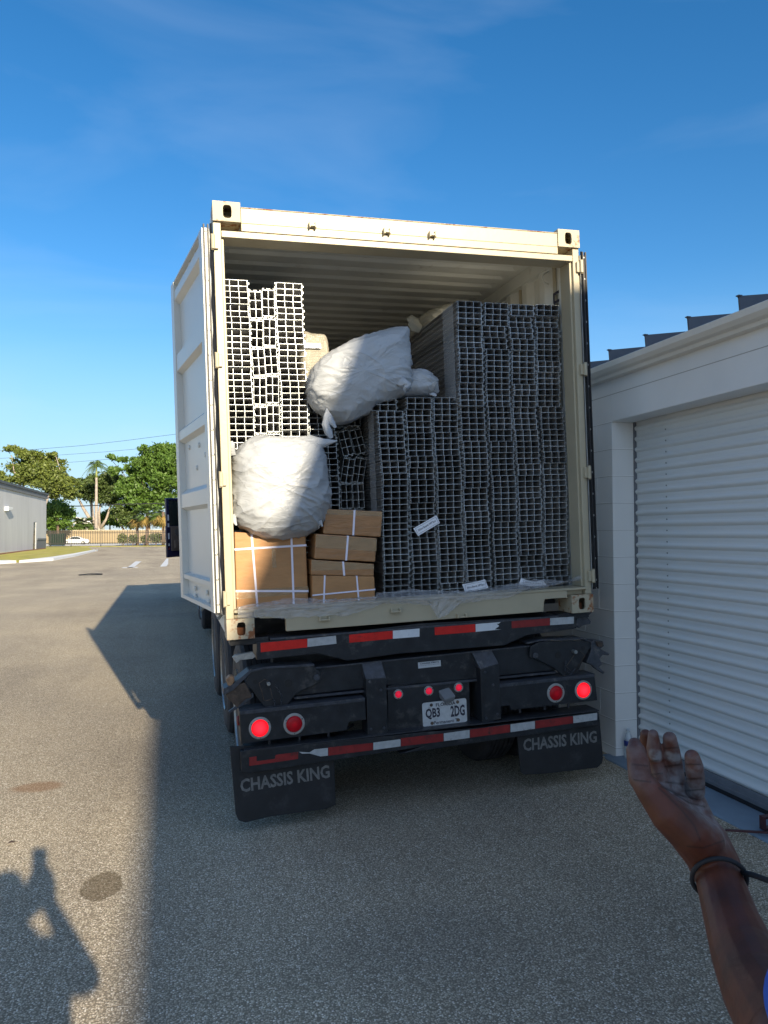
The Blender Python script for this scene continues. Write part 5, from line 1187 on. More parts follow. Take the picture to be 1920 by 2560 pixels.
# overhead wires
def wire(pts, d, r, label):
    q3 = [P(*z('7', u, v), d) for u, v in pts]; a, b = q3[0], q3[-1]
    ext = (b-a).normalized(); P3 = [a-ext*60]+q3+[b+ext*80]
    mb = MB().use(blk); mb.tube(P3, r, 6); tag(mb.build('power_line', smooth=True), label, 'power line', 'overhead wires')
wire([(0, 162), (300, 150), (700, 118), (1100, 72), (1530, 17)], 150, .035, 'highest thin overhead wire crossing the sky left of the container')
wire([(0, 228), (500, 200), (900, 172), (1200, 145)], 152, .03, 'middle thin overhead wire above the palm')
wire([(0, 295), (570, 265), (900, 238)], 154, .03, 'lowest of the thin wires over the trees')
wire([(300, 640), (400, 643), (700, 640), (1070, 624)], 128, .09, 'thick black cable passing in front of the palm trunk')
#@@ TREES
def leafmat(name, c, var=.35):
    m = D.materials.new(name); m.use_nodes = True; N = m.node_tree.nodes; L = m.node_tree.links; b = N['Principled BSDF']
    t = N.new('ShaderNodeTexCoord'); n = N.new('ShaderNodeTexNoise'); n.inputs['Scale'].default_value = .9; n.inputs['Detail'].default_value = 6; L.new(t.outputs['Object'], n.inputs['Vector'])
    oi = N.new('ShaderNodeNewGeometry'); ad = N.new('ShaderNodeMath'); ad.operation = 'MULTIPLY_ADD'; ad.inputs[1].default_value = .5; L.new(oi.outputs['Random Per Island'], ad.inputs[0])
    mm = N.new('ShaderNodeMath'); mm.operation = 'MULTIPLY'; mm.inputs[1].default_value = .6; L.new(n.outputs['Fac'], mm.inputs[0]); L.new(mm.outputs[0], ad.inputs[2])
    r = N.new('ShaderNodeValToRGB'); r.color_ramp.elements[0].position = .25; r.color_ramp.elements[1].position = .75
    r.color_ramp.elements[0].color = (*[x*(1-var) for x in c], 1); r.color_ramp.elements[1].color = (c[0]*(1+var*1.4), c[1]*(1+var), c[2]*(1+var*.4), 1)
    L.new(ad.outputs[0], r.inputs[0]); L.new(r.outputs[0], b.inputs['Base Color']); b.inputs['Roughness'].default_value = .55
    tr = N.new('ShaderNodeBsdfTranslucent'); L.new(r.outputs[0], tr.inputs['Color']); ms = N.new('ShaderNodeMixShader'); ms.inputs[0].default_value = .3
    L.new(b.outputs[0], ms.inputs[1]); L.new(tr.outputs[0], ms.inputs[2]); L.new(ms.outputs[0], N['Material Output'].inputs[0])
    return m
lf_olive = leafmat('olive_green_leaves', (.115, .16, .032)); lf_dark = leafmat('dark_green_leaves', (.07, .115, .03)); lf_green = leafmat('bright_green_leaves', (.085, .17, .03)); lf_palm = leafmat('palm_green_fronds', (.10, .17, .05)); lf_dry = leafmat('dry_yellow_fronds', (.32, .25, .09))
bark = mat('pale_grey_bark', (.34, .29, .25), .9, var=.25, scale=3, bump=.02, bscale=8); barkd = mat('brown_bark', (.17, .12, .09), .9, var=.3, scale=3, bump=.02, bscale=8)
def leaf(mb, p, s, rng, droop=0):
    a = V((rng.gauss(0, 1), rng.gauss(0, 1), rng.gauss(0, .8))).normalized(); b = a.orthogonal().normalized(); c = a.cross(b); t = rng.random()*6.28; b, c = b*cos(t)+c*sin(t), c*cos(t)-b*sin(t)
    mb.v += [p-b*s, p-c*s*.45, p+b*s, p+c*s*.45]; k = len(mb.v); mb.f.append([k-4, k-3, k-2, k-1]); mb.m.append(mb.cur)
def tree(label, px, base_v, depth, blobs, limbs, lm, bm_, n_, ls, name='tree', seed=1, group='trees along the far road'):
    """blobs: (u, v, ru_px, rv_px) in the background zoom, weights by area; limbs: list of polylines [(u,v,r)...]"""
    n = int(n_*2.3)
    rng = random.Random(seed)
    base = P(*z('7', px, base_v), depth); base.z = GL
    o = thing(name, label, 'tree', Matrix.Translation(base), group)
    sc = 480/1659*depth/FPX
    cr_ = MB().use(lm); tot = sum(a[2]*a[3] for a in blobs)
    for (u, v, ru, rv) in blobs:
        c = P(*z('7', u, v), depth+rng.uniform(-2, 2))-base; R_ = ru*sc; Rz = rv*sc
        k = int(n*ru*rv/tot); nc = max(6, int(k/60))
        for i in range(nc):
            d = V((rng.gauss(0, 1), rng.gauss(0, 1), rng.gauss(0, 1))).normalized(); rad = rng.random()**.4
            cc = c+V((d.x*R_*rad, d.y*R_*rad, d.z*Rz*rad)); cs = rng.uniform(.4, 1.1)*min(R_, 2.6)*.5
            for j in range(int(k/nc)):
                e = V((rng.gauss(0, 1), rng.gauss(0, 1), rng.gauss(0, .55)))*cs*.6
                leaf(cr_, cc+e, ls*rng.uniform(.6, 1.3), rng)
    cr_.build('crown', o, fix=False)
    tk_ = MB().use(bm_)
    for lim in limbs:
        P3 = [P(*z('7', u, v), depth)-base for u, v, r in lim]; rr = [r for u, v, r in lim]
        if lim[0][1] >= base_v-2: P3[0].z = 0
        tk_.tube(P3, rr, 8)
    tk_.build('trunk', o, smooth=True)
    return o
tree('broad olive-green tree rising behind the grey building', 330, 900, 118,
     [(200, 190, 60, 45), (110, 145, 70, 22), (330, 230, 110, 55), (180, 290, 95, 55), (330, 340, 150, 75), (480, 330, 95, 60), (180, 400, 90, 50), (420, 430, 150, 60), (560, 440, 95, 50), (600, 520, 70, 60), (470, 520, 80, 45), (450, 200, 45, 22), (530, 250, 35, 25)],
     [[(300, 900, .35), (260, 700, .3), (180, 500, .24), (170, 440, .18), (120, 330, .1), (100, 200, .05)], [(180, 500, .2), (260, 380, .15), (330, 260, .1), (370, 200, .05)], [(330, 900, .3), (380, 650, .22), (450, 480, .15), (520, 330, .08), (480, 200, .04)]], lf_olive, bark, 9500, .26, seed=3)
tree('low dense green tree just right of the grey building', 500, 900, 126, [(500, 680, 110, 65), (430, 740, 70, 60), (580, 700, 60, 45), (470, 620, 60, 35), (450, 810, 70, 40), (560, 790, 60, 35)], [[(500, 900, .25), (500, 760, .2), (490, 660, .1)]], lf_green, barkd, 4200, .25, seed=5)
tree('partly cropped tree at the left edge of the photo', -40, 900, 122, [(0, 390, 60, 50), (-60, 420, 80, 70), (40, 430, 45, 40)], [[(-40, 900, .3), (-30, 600, .2), (-20, 420, .1)]], lf_olive, bark, 2500, .25, seed=6)
tree('dark spreading tree with pale leaning limbs behind the royal palm', 850, 900, 150,
     [(700, 430, 60, 35), (760, 480, 100, 60), (880, 470, 100, 70), (960, 400, 90, 50), (1000, 520, 90, 60), (860, 570, 120, 35), (720, 540, 70, 30), (960, 600, 80, 30), (830, 400, 60, 30)],
     [[(860, 900, .5), (850, 830, .45), (800, 740, .35), (790, 620, .28), (750, 540, .15)], [(850, 830, .4), (770, 740, .35), (720, 660, .3), (690, 600, .22), (670, 570, .1)], [(870, 830, .35), (920, 750, .25), (950, 650, .18), (990, 560, .1)], [(860, 830, .3), (855, 700, .22), (870, 600, .12)]], lf_dark, bark, 6500, .28, seed=8)
tree('large bright green tree left of the open container door', 1270, 900, 147,
     [(1430, 150, 90, 60), (1290, 170, 80, 60), (1220, 260, 80, 70), (1380, 260, 130, 80), (1500, 250, 90, 90), (1130, 330, 60, 50), (1060, 240, 50, 20), (960, 220, 45, 20), (1000, 330, 60, 40), (1250, 370, 110, 80), (1420, 400, 130, 90), (1120, 450, 90, 70), (1200, 520, 130, 80), (1380, 540, 130, 70), (1120, 600, 90, 50), (1280, 640, 110, 50), (1460, 130, 60, 30), (1060, 520, 60, 60), (1560, 400, 90, 120)],
     [[(1290, 900, .4), (1280, 750, .32), (1260, 600, .25), (1230, 400, .15), (1200, 280, .08)], [(1270, 650, .22), (1350, 480, .15), (1420, 300, .08), (1440, 160, .04)], [(1260, 600, .15), (1120, 430, .08), (980, 260, .05), (940, 215, .03)]], lf_green, barkd, 15000, .33, seed=12)
tree('small vivid green tree low behind the tan wall', 950, 900, 160, [(930, 750, 70, 60), (1000, 770, 60, 50), (950, 700, 50, 35)], [[(950, 900, .2), (950, 750, .12)]], lf_green, barkd, 2600, .28, seed=14)
tree('shaded tree under the large green one, limbs leaning left', 1060, 900, 145, [(1090, 720, 100, 60), (1160, 780, 90, 40), (1020, 680, 60, 40), (1400, 760, 90, 50)], [[(1120, 900, .25), (1040, 790, .2), (990, 720, .12)], [(1120, 880, .2), (1140, 780, .15)]], lf_dark, bark, 4200, .28, seed=15)
def frond(mb, p0, dirv, L_, lm, n=18, drop=1.0, lw=.5, rach=None):
    d = V(dirv).normalized(); side = d.cross(V((0, 0, 1))).normalized(); pts = []
    for i in range(n+1):
        t = i/n; pts.append(p0+d*L_*t*(1-.15*t)+V((0, 0, -drop*L_*t*t*.75)))
    for i in range(1, n):
        p = pts[i]; fd = (pts[i+1]-pts[i-1]).normalized(); w_ = lw*sin(pi*min(1, (i/n)**.7*.97))*1.0+.05
        for s in (-1, 1):
            q = p+side*s*w_+fd*w_*.45+V((0, 0, -w_*.45)); e = fd*.05*L_/n*6
            k = len(mb.v); mb.v += [p-e*.8, p+e*.8, q]; mb.f.append([k, k+1, k+2]); mb.m.append(mb.cur)
    mb.tube(pts, [.05*(1-.8*i/n) for i in range(n+1)], 4)
def royal(label, u, v0, v1, depth, R_, seed):
    rng = random.Random(seed); base = P(*z('7', u, v0), depth); base.z = GL; top = P(*z('7', u, v1), depth)-base; hh = top.z
    o = thing('palm_tree', label, 'palm tree', Matrix.Translation(base), 'trees along the far road')
    mb = MB().use(bark); mb.tube([(0, 0, 0), (0, 0, hh*.1), (0, 0, hh*.5), (0, 0, hh*.9)], [.34, .3, .27, .2], 12); mb.build('trunk', o, smooth=True)
    mb = MB().use(mat('green_crownshaft', (.20, .24, .07), .5)); mb.tube([(0, 0, hh*.9), (0, 0, hh*.95), (0, 0, hh*1.08)], [.24, .2, .08], 10); mb.build('crownshaft', o, smooth=True)
    mb = MB().use(lf_palm)
    for i in range(24):
        a = 2.4*i+rng.random()*.4; e = .15+1.15*((i % 6)/5)
        frond(mb, V((0, 0, hh*1.05)), (cos(a)*cos(e), sin(a)*cos(e), sin(e)), R_*rng.uniform(.85, 1.1), lf_palm, drop=.75+.4*cos(e), lw=.62)
    mb.build('crown', o, fix=False); return o
royal('tall royal palm with smooth pale trunk beyond the fence', 830, 940, 330, 138, 3.9, 2)
def fanpalm(label, u, v0, v1, depth, R_, seed, dry=.3):
    rng = random.Random(seed); base = P(*z('7', u, v0), depth); base.z = GL; hh = (P(*z('7', u, v1), depth)-base).z
    o = thing('palm_tree', label, 'palm tree', Matrix.Translation(base), 'trees along the far road')
    mb = MB().use(barkd if dry > .2 else bark); mb.tube([(0, 0, 0), (0, 0, hh*.5), (0, 0, hh)], [.24, .2, .18], 10); mb.build('trunk', o, smooth=True)
    mb = MB()
    for i in range(34):
        a = rng.random()*6.28; e = rng.uniform(-1.1, 1.2); d = V((cos(a)*cos(e), sin(a)*cos(e), sin(e)))
        mb.use(lf_dry if (e < -.45 and dry > 0) else lf_palm); p = V((0, 0, hh))+d*R_*.45; sdv = d.cross(V((0, 0, 1))).normalized()
        for j in range(11):
            q = (j-5)/5*1.25; dd_ = (d*cos(q)+sdv*sin(q)).normalized(); tip = p+dd_*R_*.6+V((0, 0, -R_*.25)); w_ = sdv.cross(d)*.0+V((-dd_.y, dd_.x, 0)).normalized()*.13
            k = len(mb.v); mb.v += [p-w_, p+w_, tip]; mb.f.append([k, k+1, k+2]); mb.m.append(mb.cur)
    mb.build('crown', o, fix=False); return o
fanpalm('sabal palm with yellowing skirt under the large green tree', 1270, 960, 700, 104, 1.9, 3, .4)
fanpalm('cropped sabal palm next to the truck door', 1410, 960, 690, 103, 2.4, 4, .4)
fanpalm('shorter sabal palm left of the yellowing one', 1185, 960, 730, 106, 1.7, 5, .35)
for i, (u, v, s) in enumerate(((475, 775, 1.5), (545, 785, 1.3), (625, 785, 1.5), (700, 785, 1.3), (770, 790, 1.4), (420, 780, 1.3))):
    fanpalm('small clumped palm, %s along the tan wall' % ['behind the dumpster', 'second from the dumpster', 'left of the white roof', 'under the white roof', 'nearest the royal palm', 'against the grey building'][i], u, 900, v, 141, s*1.25, 20+i, 0)
# shrubs by the fence
def shrub(label, u, v, ru, rv, depth, n, lm, seed):
    rng = random.Random(seed); base = P(*z('7', u, 965), depth); base.z = GL; c = P(*z('7', u, v), depth)-base; sc = 480/1659*depth/FPX
    mb = MB().use(lm)
    for i in range(n):
        d = V((rng.gauss(0, 1), rng.gauss(0, 1), rng.gauss(0, 1))).normalized()*rng.random()**.5; leaf(mb, c+V((d.x*ru*sc, d.y*.8, d.z*rv*sc)), rng.uniform(.10, .2), rng)
    for i in range(6): mb.use(barkd); mb.tube([(rng.uniform(-.2, .2), 0, 0), (c.x+rng.uniform(-.5, .5)*ru*sc, 0, c.z)], .02, 4)
    o = mb.build('shrub', fix=False); o.location = base; tag(o, label, 'shrub', 'shrubs along the fence')
shrub('upright leafy shrub, leftmost of the shrubs behind the fence', 1060, 920, 45, 45, 104, 500, lf_olive, 1)
shrub('airy shrub between two palm trunks behind the fence', 1150, 920, 50, 42, 104.5, 330, lf_dark, 2)
shrub('wide dark hedge shrub behind the fence near the truck door', 1350, 915, 75, 45, 104, 800, lf_dark, 3)
shrub('loose shrub left of the hedge by the sabal trunk', 1245, 925, 35, 38, 105, 260, lf_olive, 4)
#@@ PEOPLE
skin = D.materials.new('dark_brown_skin'); skin.use_nodes = True
N = skin.node_tree.nodes; L = skin.node_tree.links; b = N['Principled BSDF']; at = N.new('ShaderNodeAttribute'); at.attribute_name = 'dust'
t = N.new('ShaderNodeTexCoord'); n1 = N.new('ShaderNodeTexNoise'); n1.inputs['Scale'].default_value = 90; n1.inputs['Detail'].default_value = 8; L.new(t.outputs['Object'], n1.inputs['Vector'])
n2 = N.new('ShaderNodeTexNoise'); n2.inputs['Scale'].default_value = 22; n2.inputs['Detail'].default_value = 6; L.new(t.outputs['Object'], n2.inputs['Vector'])
r1 = N.new('ShaderNodeValToRGB'); r1.color_ramp.elements[0].color = (.060, .016, .007, 1); r1.color_ramp.elements[1].color = (.135, .034, .014, 1); r1.color_ramp.elements[0].position = .3; r1.color_ramp.elements[1].position = .7; L.new(n2.outputs['Fac'], r1.inputs[0])
mu = N.new('ShaderNodeMath'); mu.operation = 'MULTIPLY'; L.new(at.outputs['Fac'], mu.inputs[0]); r2 = N.new('ShaderNodeValToRGB'); r2.color_ramp.elements[0].position = .35; r2.color_ramp.elements[1].position = .62; L.new(n1.outputs['Fac'], r2.inputs[0]); L.new(r2.outputs[0], mu.inputs[1])
ad = N.new('ShaderNodeMath'); ad.operation = 'MULTIPLY_ADD'; ad.inputs[1].default_value = .35; L.new(at.outputs['Fac'], ad.inputs[0]); L.new(mu.outputs[0], ad.inputs[2]); ad.use_clamp = True
mx2 = N.new('ShaderNodeMixRGB'); mx2.inputs[2].default_value = (.26, .25, .25, 1); L.new(ad.outputs[0], mx2.inputs[0]); L.new(r1.outputs[0], mx2.inputs[1]); at2 = N.new('ShaderNodeAttribute'); at2.attribute_name = 'crease_shade'; mx3 = N.new('ShaderNodeMixRGB'); mx3.inputs[2].default_value = (.018, .007, .004, 1)
m8 = N.new('ShaderNodeMath'); m8.operation = 'MULTIPLY'; m8.inputs[1].default_value = .8; L.new(at2.outputs['Fac'], m8.inputs[0]); L.new(m8.outputs[0], mx3.inputs[0]); L.new(mx2.outputs[0], mx3.inputs[1]); L.new(mx3.outputs[0], b.inputs['Base Color'])
b.inputs['Roughness'].default_value = .55; b.inputs['Subsurface Weight'].default_value = .04; b.inputs['Subsurface Radius'].default_value = (.01, .004, .002)
bp = N.new('ShaderNodeBump'); bp.inputs['Distance'].default_value = .0008; L.new(n1.outputs['Fac'], bp.inputs['Height']); L.new(bp.outputs[0], b.inputs['Normal'])
def remesh(parts, vox, smooth_it=6, name='tmp'):
    """parts: list of (points, radii[, flatten]) tapered limbs fused into one continuous skin"""
    mb = MB()
    for pr in parts:
        pts, rad = [V(p) for p in pr[0]], pr[1]
        for (a, ra), (b_, rb_) in zip(zip(pts, rad), list(zip(pts, rad))[1:]):
            d = b_-a; L_ = d.length
            if L_ < 1e-6: continue
            ax = d.normalized(); prof = []
            for i in range(7): q = -pi/2+pi/2*i/6; prof.append((sin(q)*ra, cos(q)*ra+1e-5))
            for i in range(7): q = pi/2*i/6; prof.append((L_+sin(q)*rb_, cos(q)*rb_+1e-5))
            mb.lathe(a, ax, prof, 18)
    me = mb.mesh(name); o = D.objects.new(name, me); COL.objects.link(o)
    r = o.modifiers.new('r', 'REMESH'); r.mode = 'VOXEL'; r.voxel_size = vox; r.use_smooth_shade = True
    s = o.modifiers.new('s', 'SMOOTH'); s.factor = .5; s.iterations = smooth_it
    dg = bpy.context.evaluated_depsgraph_get(); out = D.meshes.new_from_object(o.evaluated_get(dg)); D.objects.remove(o); return out
def join_meshes(name, meshes, mats_):
    vs = []; fs = []; fm = []
    for me, mi in meshes:
        o0 = len(vs); vs += [tuple(v.co) for v in me.vertices]; fs += [[i+o0 for i in p.vertices] for p in me.polygons]; fm += [mi]*len(me.polygons)
    me = D.meshes.new(name); me.from_pydata(vs, [], fs)
    for m in mats_: me.materials.append(m)
    me.polygons.foreach_set('material_index', fm); me.polygons.foreach_set('use_smooth', [True]*len(fs)); me.update(); return me
def K(a, b_, Z): return P(*z('h', a, b_), Z)
hz_ = 1.0
hand = [
    # palm: metacarpals fanning from the wrist
    ([K(840, 1150, .955), K(760, 980, .965), K(620, 800, .985), K(440, 600, 1.01)], [.031, .029, .021, .0135]),
    ([K(840, 1120, .955), K(765, 960, .970), K(635, 770, .995), K(465, 575, 1.02)], [.029, .026, .020, .0130]),
    ([K(860, 1120, .960), K(800, 960, .975), K(690, 780, .998), K(560, 590, 1.02)], [.028, .025, .019, .0130]),
    ([K(870, 1120, .965), K(825, 980, .975), K(765, 830, .992), K(695, 650, 1.00)], [.025, .020, .0150, .0122]),
    # thenar mass and thumb
    ([K(800, 1080, .955), K(675, 915, .950), K(525, 785, .955), K(405, 640, .968), K(332, 540, .975)], [.028, .028, .0235, .0180, .0150]),
    ([K(330, 540, .975), K(318, 440, .985), K(300, 350, .992), K(292, 300, .997)], [.0150, .0148, .0128, .0085]),
    ([K(740, 960, .955), K(560, 760, .975), K(470, 660, .99)], [.03, .022, .015]),
    # index (behind) and middle
    ([K(440, 590, 1.025), K(385, 440, 1.055), K(370, 320, 1.065), K(366, 235, 1.06)], [.0115, .0108, .0098, .0076]),
    ([K(480, 570, 1.01), K(440, 420, 1.020), K(424, 330, 1.018), K(418, 235, 1.012)], [.0125, .0112, .0103, .0070]),
    # ring
    ([K(578, 590, 1.01), K(562, 460, 1.018), K(545, 350, 1.014), K(531, 262, 1.005)], [.0128, .0118, .0110, .0092]),
    # little finger, curled a little towards the camera
    ([K(705, 620, .995), K(706, 530, .985), K(698, 450, .978), K(684, 390, .975)], [.0126, .0120, .0115, .0098]),
]
elbow = K(1420, 2420, .66)
fore = [([K(850, 1130, .955), K(880, 1260, .93), K(955, 1500, .885), K(1045, 1750, .835), K(1160, 2000, .775), K(1290, 2200, .72), elbow], [.0280, .0290, .0320, .0365, .0400, .0425, .042]),
        ([K(870, 1180, .965), K(900, 1280, .94)], [.027, .029])]
fine = remesh(hand+fore, .0016, 5)
sh_l = CAM+CR*.56-V((0, 0, .20))-V((0, 0, 0))+CF*.38; sh_l = V((.40, -4.36, .36)); el = elbow
print('elbow', elbow)
hipz = -1.06+.92
bx0, by0 = .60, -4.50
sh_l = V((bx0-.17, by0+.03, .33)); sh_r = V((bx0+.19, by0-.06, .33))
body_parts = [([elbow, sh_l.lerp(elbow, .5), sh_l], [.044, .05, .055]), ([sh_l, (bx0, by0, .36), sh_r], [.06, .07, .06]),
    ([(bx0, by0, .36), (bx0, by0, .18), (bx0, by0, .0), (bx0, by0, -.14)], [.12, .14, .125, .14]), ([(bx0-.07, by0, .24), (bx0-.06, by0, 0)], [.1, .1]), ([(bx0+.07, by0, .24), (bx0+.06, by0, 0)], [.1, .1]),
    ([(bx0, by0, .36), (bx0, by0+.01, .47)], [.06, .055]), ([(bx0, by0+.02, .52), (bx0, by0+.025, .60)], [.075, .085]), ([(bx0-.03, by0+.1, .50), (bx0-.02, by0+.06, .56)], [.03, .05]),
    ([(bx0-.02, by0+.115, .55), (bx0-.02, by0+.12, .53)], [.012, .016]), ([(bx0-.085, by0+.01, .56), (bx0-.09, by0+.01, .535)], [.012, .01]), ([(bx0+.085, by0+.01, .56), (bx0+.09, by0+.01, .535)], [.012, .01]),
    ([sh_r, (bx0+.26, by0-.05, .06), (bx0+.25, by0+.04, -.18), (bx0+.25, by0+.06, -.30)], [.055, .043, .033, .03])]
for i in range(4): body_parts.append(([(bx0+.235+.012*i, by0+.05+.012*i, -.28), (bx0+.235+.014*i, by0+.065+.013*i, -.38+.005*abs(i-1.5))], [.0125, .009]))
body_parts.append(([(bx0+.24, by0+.08, -.27), (bx0+.225, by0+.11, -.33)], [.013, .009]))
gzb = gz(bx0)
for s in (-1, 1):
    body_parts.append(([(bx0+s*.09, by0, -.16), (bx0+s*.10, by0+.01, -.60), (bx0+s*.10, by0-.01, gzb+.09)], [.095, .062, .045])); body_parts.append(([(bx0+s*.10, by0-.03, gzb+.045), (bx0+s*.12, by0+.15, gzb+.035)], [.042, .035]))
coarse = remesh(body_parts, .009, 3)
pm = join_meshes('person_body', [(fine, 0), (coarse, 0)], [skin])
# pale dust on palm and finger pads
spots = [(K(420, 385, 1.005), .009, 1.9), (K(455, 385, 1.005), .008, 1.8), (K(525, 395, 1.003), .008, 1.7), (K(575, 400, 1.003), .008, 1.7), (K(690, 480, .965), .020, .6), (K(560, 300, 1.0), .020, .35), (K(425, 300, 1.005), .018, .45), (K(660, 400, .965), .010, .6), (K(740, 400, .965), .006, .8),
         (K(600, 640, .985), .034, .9), (K(700, 680, .98), .034, .85), (K(800, 780, .965), .032, .75), (K(870, 880, .955), .022, .4), (K(470, 560, 1.0), .018, .40), (K(310, 330, .98), .022, .28), (K(320, 500, .965), .022, .25), (K(500, 590, 1.0), .02, .35)]
ca = pm.attributes.new('dust', 'FLOAT', 'POINT'); vals = [0.0]*len(pm.vertices); nf = len(fine.vertices)
for i in range(nf):
    p = pm.vertices[i].co; s_ = 0
    for c, r, k in spots:
        d_ = (p-c).length
        if d_ < r*1.35: s_ = max(s_, .75*k*max(0, 1-(d_/(r*1.35))**2))
    vals[i] = s_
ca.data.foreach_set('value', vals)
# joint and palm creases, their shade painted as dark lines on the skin
def hco(p):
    q_ = p-CAM; Z = q_.dot(CF); return ((960+FPX*q_.dot(CR)/Z-1480)/.36606, (1280-FPX*q_.dot(CU)/Z-1750)/.36606)
lines_ = [[(455, 600), (520, 660), (620, 760), (700, 860), (740, 960)], [(470, 590), (600, 650), (720, 680)], [(560, 640), (660, 700), (770, 730)], [(650, 1000), (760, 1010), (900, 960)],
          [(400, 420), (455, 412)], [(405, 510), (480, 500)], [(498, 455), (612, 440)], [(500, 330), (590, 325)], [(640, 540), (750, 535)], [(645, 440), (745, 440)], [(275, 440), (380, 450)], [(285, 545), (400, 560)], [(500, 560), (625, 575)], [(640, 620), (760, 610)]]
def pd(a, b, x, y):
    dx, dy = b[0]-a[0], b[1]-a[1]; t_ = max(0, min(1, ((x-a[0])*dx+(y-a[1])*dy)/(dx*dx+dy*dy))); return math.hypot(x-a[0]-t_*dx, y-a[1]-t_*dy)
cv = [0.0]*len(pm.vertices)
for i in range(nf):
    x_, y_ = hco(pm.vertices[i].co)
    if y_ > 1100: continue
    dm = min(pd(a, b, x_, y_) for ln_ in lines_ for a, b in zip(ln_, ln_[1:]))
    if dm < 9: cv[i] = 1-dm/9
cb_ = pm.attributes.new('crease_shade', 'FLOAT', 'POINT'); cb_.data.foreach_set('value', cv)
person = D.objects.new('person', pm); COL.objects.link(person)
tag(person, 'person in blue shirt at the right edge reaching out a dusty open hand', 'person')
blue = mat('bright_blue_shirt', (.02, .09, .45), .8, var=.15, scale=12, bump=.002, bscale=25)
slv = remesh([([K(1600, 2110, .64), sh_l.lerp(elbow, .4), sh_l], [.05, .06, .075]), ([sh_l, (bx0, by0, .36), sh_r], [.075, .085, .075]),
              ([(bx0, by0, .34), (bx0, by0, .18), (bx0, by0, .0), (bx0, by0, -.18)], [.14, .155, .14, .15]), ([(bx0-.07, by0, .24), (bx0-.06, by0, -.15)], [.115, .12]), ([(bx0+.07, by0, .24), (bx0+.06, by0, -.15)], [.115, .12]), ([sh_r, (bx0+.25, by0-.05, .10)], [.07, .062])], .009, 4)
slv.materials.clear(); slv.materials.append(blue); so_ = D.objects.new('shirt', slv); COL.objects.link(so_); so_.parent = person
jeans = mat('dark_work_trousers', (.03, .035, .05), .85, var=.2)
tr_ = remesh([([(bx0+s*.09, by0, -.14), (bx0+s*.10, by0+.01, -.60), (bx0+s*.10, by0-.01, gzb+.10)], [.115, .085, .07]) for s in (-1, 1)]+[([(bx0-.06, by0, -.12), (bx0+.06, by0, -.12)], [.13, .13])], .012, 3)
tr_.materials.clear(); tr_.materials.append(jeans); o = D.objects.new('trousers', tr_); COL.objects.link(o); o.parent = person
hm = remesh([([(bx0, by0-.0, .60), (bx0, by0-.02, .55)], [.095, .085])], .008, 3); hm.materials.clear(); hm.materials.append(mat('short_black_hair', (.012, .010, .009), .9)); o = D.objects.new('hair', hm); COL.objects.link(o); o.parent = person
for s in (-1, 1):
    mb = MB().use(mat('brown_boot_leather', (.06, .04, .03), .6)); mb.box((bx0+s*.11-.05, by0-.09, gzb), (bx0+s*.11+.05, by0+.20, gzb+.085)); mb.build('boot', person, bevel=.03)
    mb = MB().use(paper); mb.lathe((bx0-.02+s*.032, by0+.098, .567), (0, 1, 0), [(0, .011), (.006, .008), (.008, .002)], 10); mb.build('eye', person, smooth=True)
# wrist band with a trailing cord
band = mat('black_wrist_strap', (.012, .014, .018), .7, var=.3)
w0, w1 = K(700, 1262, .925), K(1030, 1190, .925); cw = (w0+w1)/2; ax = (K(955, 1500, .885)-K(850, 1130, .955)).normalized()
e1 = (w1-w0).normalized(); e1 = (e1-ax*e1.dot(ax)).normalized(); e2 = ax.cross(e1)
rad = .0322; cc_ = K(868, 1222, .932)
ring = []
for i in range(28):
    q_ = 2*pi*i/28; ring.append(cc_+e1*rad*1.0*cos(q_)+e2*rad*1.08*sin(q_))
wb_ = thing('wrist_strap', 'black strap round the wrist of the outstretched arm with a trailing cord', 'wrist strap')
mb = MB().use(band); mb.tube(ring, .0030, 8, closed=True); mb.build('strap_loop', wb_, smooth=True)
mb = MB().use(band); mb.tube([K(1030, 1178, .925), K(1100, 1195, .90), K(1202, 1232, .87), K(1330, 1285, .83), K(1450, 1400, .80)], .0036, 8); mb.build('cord', wb_, smooth=True)
# the photographer behind the lens: only the shadow at bottom left shows
px0, py0 = -.34, -4.93; gp_ = GL
hand_r = V((-.232, -4.555, .455)); hand_l = V((-.302, -4.57, .445)); el_r = V((-.065, -4.77, .17)); el_l = V((-.62, -4.72, .15)); shr = V((-.15, -4.95, .30)); shl = V((-.55, -4.95, .30))
pp_ = [([shl, (px0, py0, .345), shr], [.06, .07, .06]), ([(px0, py0, .30), (px0, py0, .05), (px0, py0, -.2)], [.14, .15, .15]), ([(px0-.08, py0, .18), (px0-.06, py0, -.15)], [.1, .11]), ([(px0+.08, py0, .18), (px0+.06, py0, -.15)], [.1, .11]),
    ([(px0, py0, .34), (px0-.03, py0+.03, .44)], [.058, .055]), ([(px0-.04, py0+.05, .47), (px0-.04, py0+.05, .53)], [.078, .088]), ([(px0-.04, py0+.12, .45), (px0-.04, py0+.10, .5)], [.03, .04]), ([(px0-.04, py0+.15, .50), (px0-.04, py0+.155, .485)], [.011, .014]),
    ([shr, el_r, hand_r-V((.0, .03, .09))], [.056, .048, .036]), ([shl, el_l, hand_l-V((0, .03, .09))], [.052, .042, .029])]
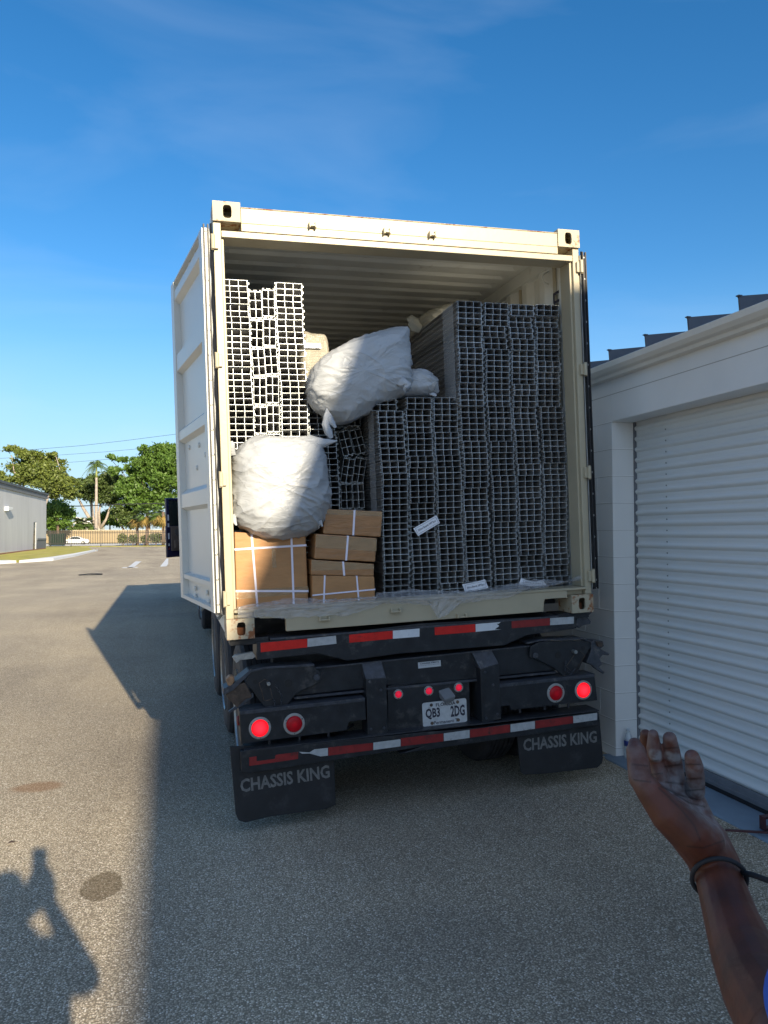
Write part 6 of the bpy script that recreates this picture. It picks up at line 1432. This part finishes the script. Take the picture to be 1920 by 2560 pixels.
for hp, sx in ((hand_r, -1), (hand_l, 1)):
    pp_.append(([hp-V((0, .03, .09)), hp-V((0, .015, .02)), hp+V((sx*.012, -.02, .035))], [.036, .040, .030]))
    for i in range(4): pp_.append(([hp+V((-sx*.012, -.01, -.03+.019*i)), hp+V((-sx*.018, .0, -.028+.02*i)), hp+V((sx*.012, .006, -.026+.02*i)), hp+V((sx*.035, .004, -.024+.02*i))], [.011, .010, .009, .008]))
    pp_.append(([hp+V((-sx*.005, -.02, -.04)), hp+V((sx*.02, -.03, -.01)), hp+V((sx*.035, -.032, .01))], [.013, .011, .009]))
for s in (-1, 1):
    pp_.append(([(px0+s*.09, py0, -.2), (px0+s*.11, py0+.01, -.66), (px0+s*.11, py0-.01, gp_+.09)], [.095, .062, .045])); pp_.append(([(px0+s*.11, py0-.03, gp_+.045), (px0+s*.13, py0+.15, gp_+.035)], [.042, .035]))
pm2 = remesh(pp_, .009, 3); pm2.materials.clear(); sk2 = mat('light_brown_skin', (.36, .20, .13), .55, var=.1); pm2.materials.append(sk2)
p2 = D.objects.new('person', pm2); COL.objects.link(p2); tag(p2, 'photographer in a grey shirt holding up a phone, seen as the shadow at bottom left', 'person')
sm2 = remesh([([shl, (px0, py0, .3), shr], [.075, .085, .075]), ([(px0, py0, .27), (px0, py0, .05), (px0, py0, -.24)], [.145, .155, .15]), ([(px0-.08, py0, .18), (px0-.06, py0, -.2)], [.115, .12]), ([(px0+.12, py0, .20), (px0+.11, py0, -.05), (px0+.07, py0, -.25)], [.115, .11, .12]), ([shr, shr.lerp(el_r, .75)], [.072, .066]), ([shl, shl.lerp(el_l, .75)], [.068, .062])], .012, 4)
sm2.materials.clear(); sm2.materials.append(mat('grey_cotton_shirt', (.22, .23, .25), .85)); o = D.objects.new('shirt', sm2); COL.objects.link(o); o.parent = p2
tm2 = remesh([([(px0+s*.09, py0, -.2), (px0+s*.11, py0+.01, -.66), (px0+s*.11, py0-.01, gp_+.10)], [.115, .085, .07]) for s in (-1, 1)]+[([(px0-.06, py0, -.18), (px0+.06, py0, -.18)], [.13, .13])], .012, 3)
tm2.materials.clear(); tm2.materials.append(jeans); o = D.objects.new('trousers', tm2); COL.objects.link(o); o.parent = p2
hm = remesh([([(px0-.04, py0+.03, .54), (px0-.04, py0+.02, .48)], [.098, .088])], .008, 3); hm.materials.clear(); hm.materials.append(MATS['short_black_hair']); o = D.objects.new('hair', hm); COL.objects.link(o); o.parent = p2
mb = MB().use(mat('phone_black', (.02, .02, .022), .3)); mb.box((-.318, -4.520, .45), (-.240, -4.5115, .597)); o = mb.build('phone', bevel=.002); tag(o, 'black phone held up at eye height by the photographer', 'phone')
print('bundles', NB, 'objects', len(D.objects))
